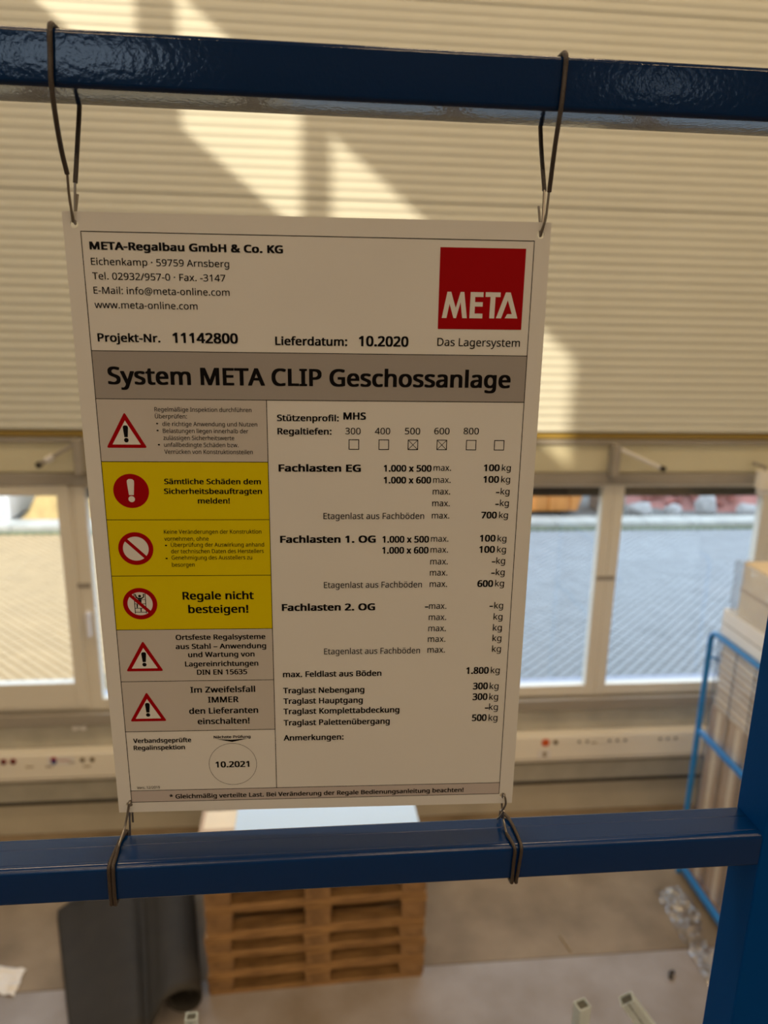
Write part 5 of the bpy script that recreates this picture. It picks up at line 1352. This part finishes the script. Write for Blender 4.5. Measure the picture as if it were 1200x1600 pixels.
for s_, w2, u, v, wd, cap in TEXTS:
    pen = 0
    bez = []
    lo, hi = 1e9, -1e9
    for ch in s_:
        adv, sp = GLYPHS[ch]
        ex_ = 26 if w2 == 'h' else (12 if w2 in 'ba' else 0)
        for q in sp:
            bez.append((q, pen))
            for k in range(0, len(q), 6):
                lo = min(lo, pen + q[k])
                hi = max(hi, pen + q[k])
        pen += adv + ex_
    of = .085 if s_ == '-' else WOFF[w2]
    W0 = (hi - lo) / 573. + 2 * of
    sx = wd / W0
    if s_ == '-':
        sx = cap * 1.0
    curve_mesh('lettering', None, M_black, D4, bez=bez, bold=of, res=3 if cap < 8 else 6,
               scale=(sx, cap / (1 + 1.0 * of)), org=(u - (lo / 573. - of) * sx, v))

# ------------------------------------------------------------------ the wires that hold the sign


def wire_tie(label, loc, sheaths, wires):
    t = thing('wire_tie', label, 'wire', loc, 'wire ties holding the sign')
    L = Vector(loc)
    for pts, r in sheaths:
        MB().tube(spline([Vector(p) - L for p in pts], 5), r, 10).build('sheath', M_sheath, t, smooth=True)
    for pts, r in wires:
        MB().tube(spline([Vector(p) - L for p in pts], 5), r, 8).build('bare_wire', M_wire, t, smooth=True)


wire_tie('dark insulated wire loop over the upper rail at the sign\'s top left hole', (-.1425, .458, 3.697),
    [([(-.1433, .461, 3.6262), (-.1435, .455, 3.6374), (-.1414, .4435, 3.6507), (-.1406, .4384, 3.6668), (-.1398, .4383, 3.6800), (-.1390, .4382, 3.6920), (-.1388, .4420, 3.6958), (-.1385, .458, 3.6960), (-.1380, .473, 3.6956), (-.1378, .4775, 3.6915), (-.1379, .4780, 3.6770), (-.1386, .4780, 3.6652), (-.1406, .4775, 3.6497), (-.1436, .4755, 3.6242)], .0014)],
    [([(-.1433, .461, 3.628), (-.1446, .4655, 3.614), (-.1446, .4685, 3.6045), (-.1448, .4700, 3.6022), (-.1450, .4722, 3.6021), (-.1450, .4738, 3.6040), (-.1436, .4755, 3.6262)], .0008),
     ([(-.1454, .4672, 3.6198), (-.1451, .4682, 3.6100), (-.1449, .4692, 3.6020), (-.1446, .4706, 3.6023), (-.1445, .4725, 3.6010), (-.1445, .4745, 3.6072), (-.1430, .4762, 3.6180)], .0008)])
wire_tie('dark insulated wire loop over the upper rail at the sign\'s top right hole', (.1405, .458, 3.697),
    [([(.1411, .455, 3.6252), (.1408, .453, 3.6302), (.1392, .4435, 3.649), (.1395, .4384, 3.6675), (.1403, .4383, 3.6854), (.1403, .4382, 3.6920), (.1402, .4420, 3.6958), (.1398, .458, 3.6960), (.1394, .473, 3.6956), (.1392, .4775, 3.6915), (.1391, .4778, 3.675), (.1410, .4775, 3.6551), (.1428, .472, 3.632), (.1429, .4712, 3.629)], .0014)],
    [([(.1411, .455, 3.627), (.1407, .4570, 3.6111), (.1394, .4585, 3.6045), (.1390, .4600, 3.6022), (.1394, .4622, 3.6022), (.1408, .4640, 3.6050), (.1422, .468, 3.6164), (.1429, .4714, 3.631)], .0008),
     ([(.1378, .4638, 3.6185), (.1390, .4628, 3.6085), (.1392, .4612, 3.6010), (.1394, .4598, 3.6023), (.1400, .4585, 3.6060), (.1409, .4570, 3.6130)], .0008)])
wire_tie('wire tie wrapped twice around the lower rail at the sign\'s bottom left hole', (-.147, .458, 3.141),
    [([(-.1448, .4740, 3.1738), (-.1466, .4640, 3.1733), (-.1475, .4500, 3.1733), (-.1476, .4405, 3.1730), (-.1478, .4384, 3.1700), (-.1480, .4383, 3.1600), (-.1481, .4383, 3.1450), (-.1479, .4400, 3.1408), (-.1475, .458, 3.1407), (-.147, .4745, 3.1410), (-.1465, .4772, 3.1450), (-.1460, .4773, 3.1600), (-.1450, .4770, 3.1710), (-.1448, .4740, 3.1738)], .0014),
     ([(-.1462, .4620, 3.1755), (-.1455, .4500, 3.1733), (-.1450, .4405, 3.1730), (-.1448, .4384, 3.1700), (-.1452, .4383, 3.1600), (-.1454, .4383, 3.1450), (-.1452, .4400, 3.1408), (-.145, .458, 3.1407), (-.1445, .4745, 3.1410), (-.1440, .4772, 3.1450), (-.1436, .4773, 3.1600)], .0014)],
    [([(-.1436, .4773, 3.1590), (-.1426, .4768, 3.1720), (-.1420, .4766, 3.1850), (-.1408, .4762, 3.1962), (-.1403, .4748, 3.1992), (-.1406, .4728, 3.1990), (-.1412, .4722, 3.1950), (-.1432, .4690, 3.1840), (-.1455, .4630, 3.1765)], .0008),
     ([(-.1405, .4785, 3.1783), (-.1402, .4778, 3.1900), (-.1399, .4765, 3.1980), (-.1397, .4742, 3.1996), (-.1402, .4724, 3.1985), (-.1414, .4718, 3.1925), (-.1442, .4670, 3.1800), (-.1455, .4560, 3.1748)], .0008)])
wire_tie('wire tie with twisted end around the lower rail at the sign\'s bottom right hole', (.146, .458, 3.141),
    [([(.1455, .4738, 3.1738), (.1478, .4680, 3.1735), (.1490, .4554, 3.1733), (.1492, .4420, 3.1733), (.1492, .4382, 3.1700), (.1486, .4383, 3.1594), (.1473, .4383, 3.1450), (.1470, .4400, 3.1408), (.1465, .458, 3.1407), (.146, .4745, 3.1410), (.1455, .4772, 3.1450), (.1450, .4773, 3.1600), (.1450, .4768, 3.1715), (.1455, .4738, 3.1738)], .0013),
     ([(.1416, .4529, 3.1730), (.1432, .4420, 3.1732), (.1443, .4382, 3.1700), (.1441, .4383, 3.1600), (.1438, .4383, 3.1450), (.1436, .4400, 3.1408), (.1432, .458, 3.1407), (.143, .4745, 3.1410), (.1428, .4772, 3.1450), (.1426, .4773, 3.1600)], .0013)],
    [([(.1426, .4773, 3.1590), (.1425, .4764, 3.1740), (.1418, .4700, 3.1800), (.1405, .4640, 3.1850), (.1421, .4622, 3.1910), (.1418, .4618, 3.1960), (.1408, .4625, 3.1992), (.1404, .4645, 3.1990), (.1404, .4655, 3.1950), (.1404, .4660, 3.1880), (.1413, .4640, 3.1830), (.1420, .4640, 3.1760), (.1416, .4529, 3.1733)], .0008),
     ([(.1412, .4615, 3.1862), (.1395, .4640, 3.1800), (.1385, .4690, 3.1735)], .0008)])
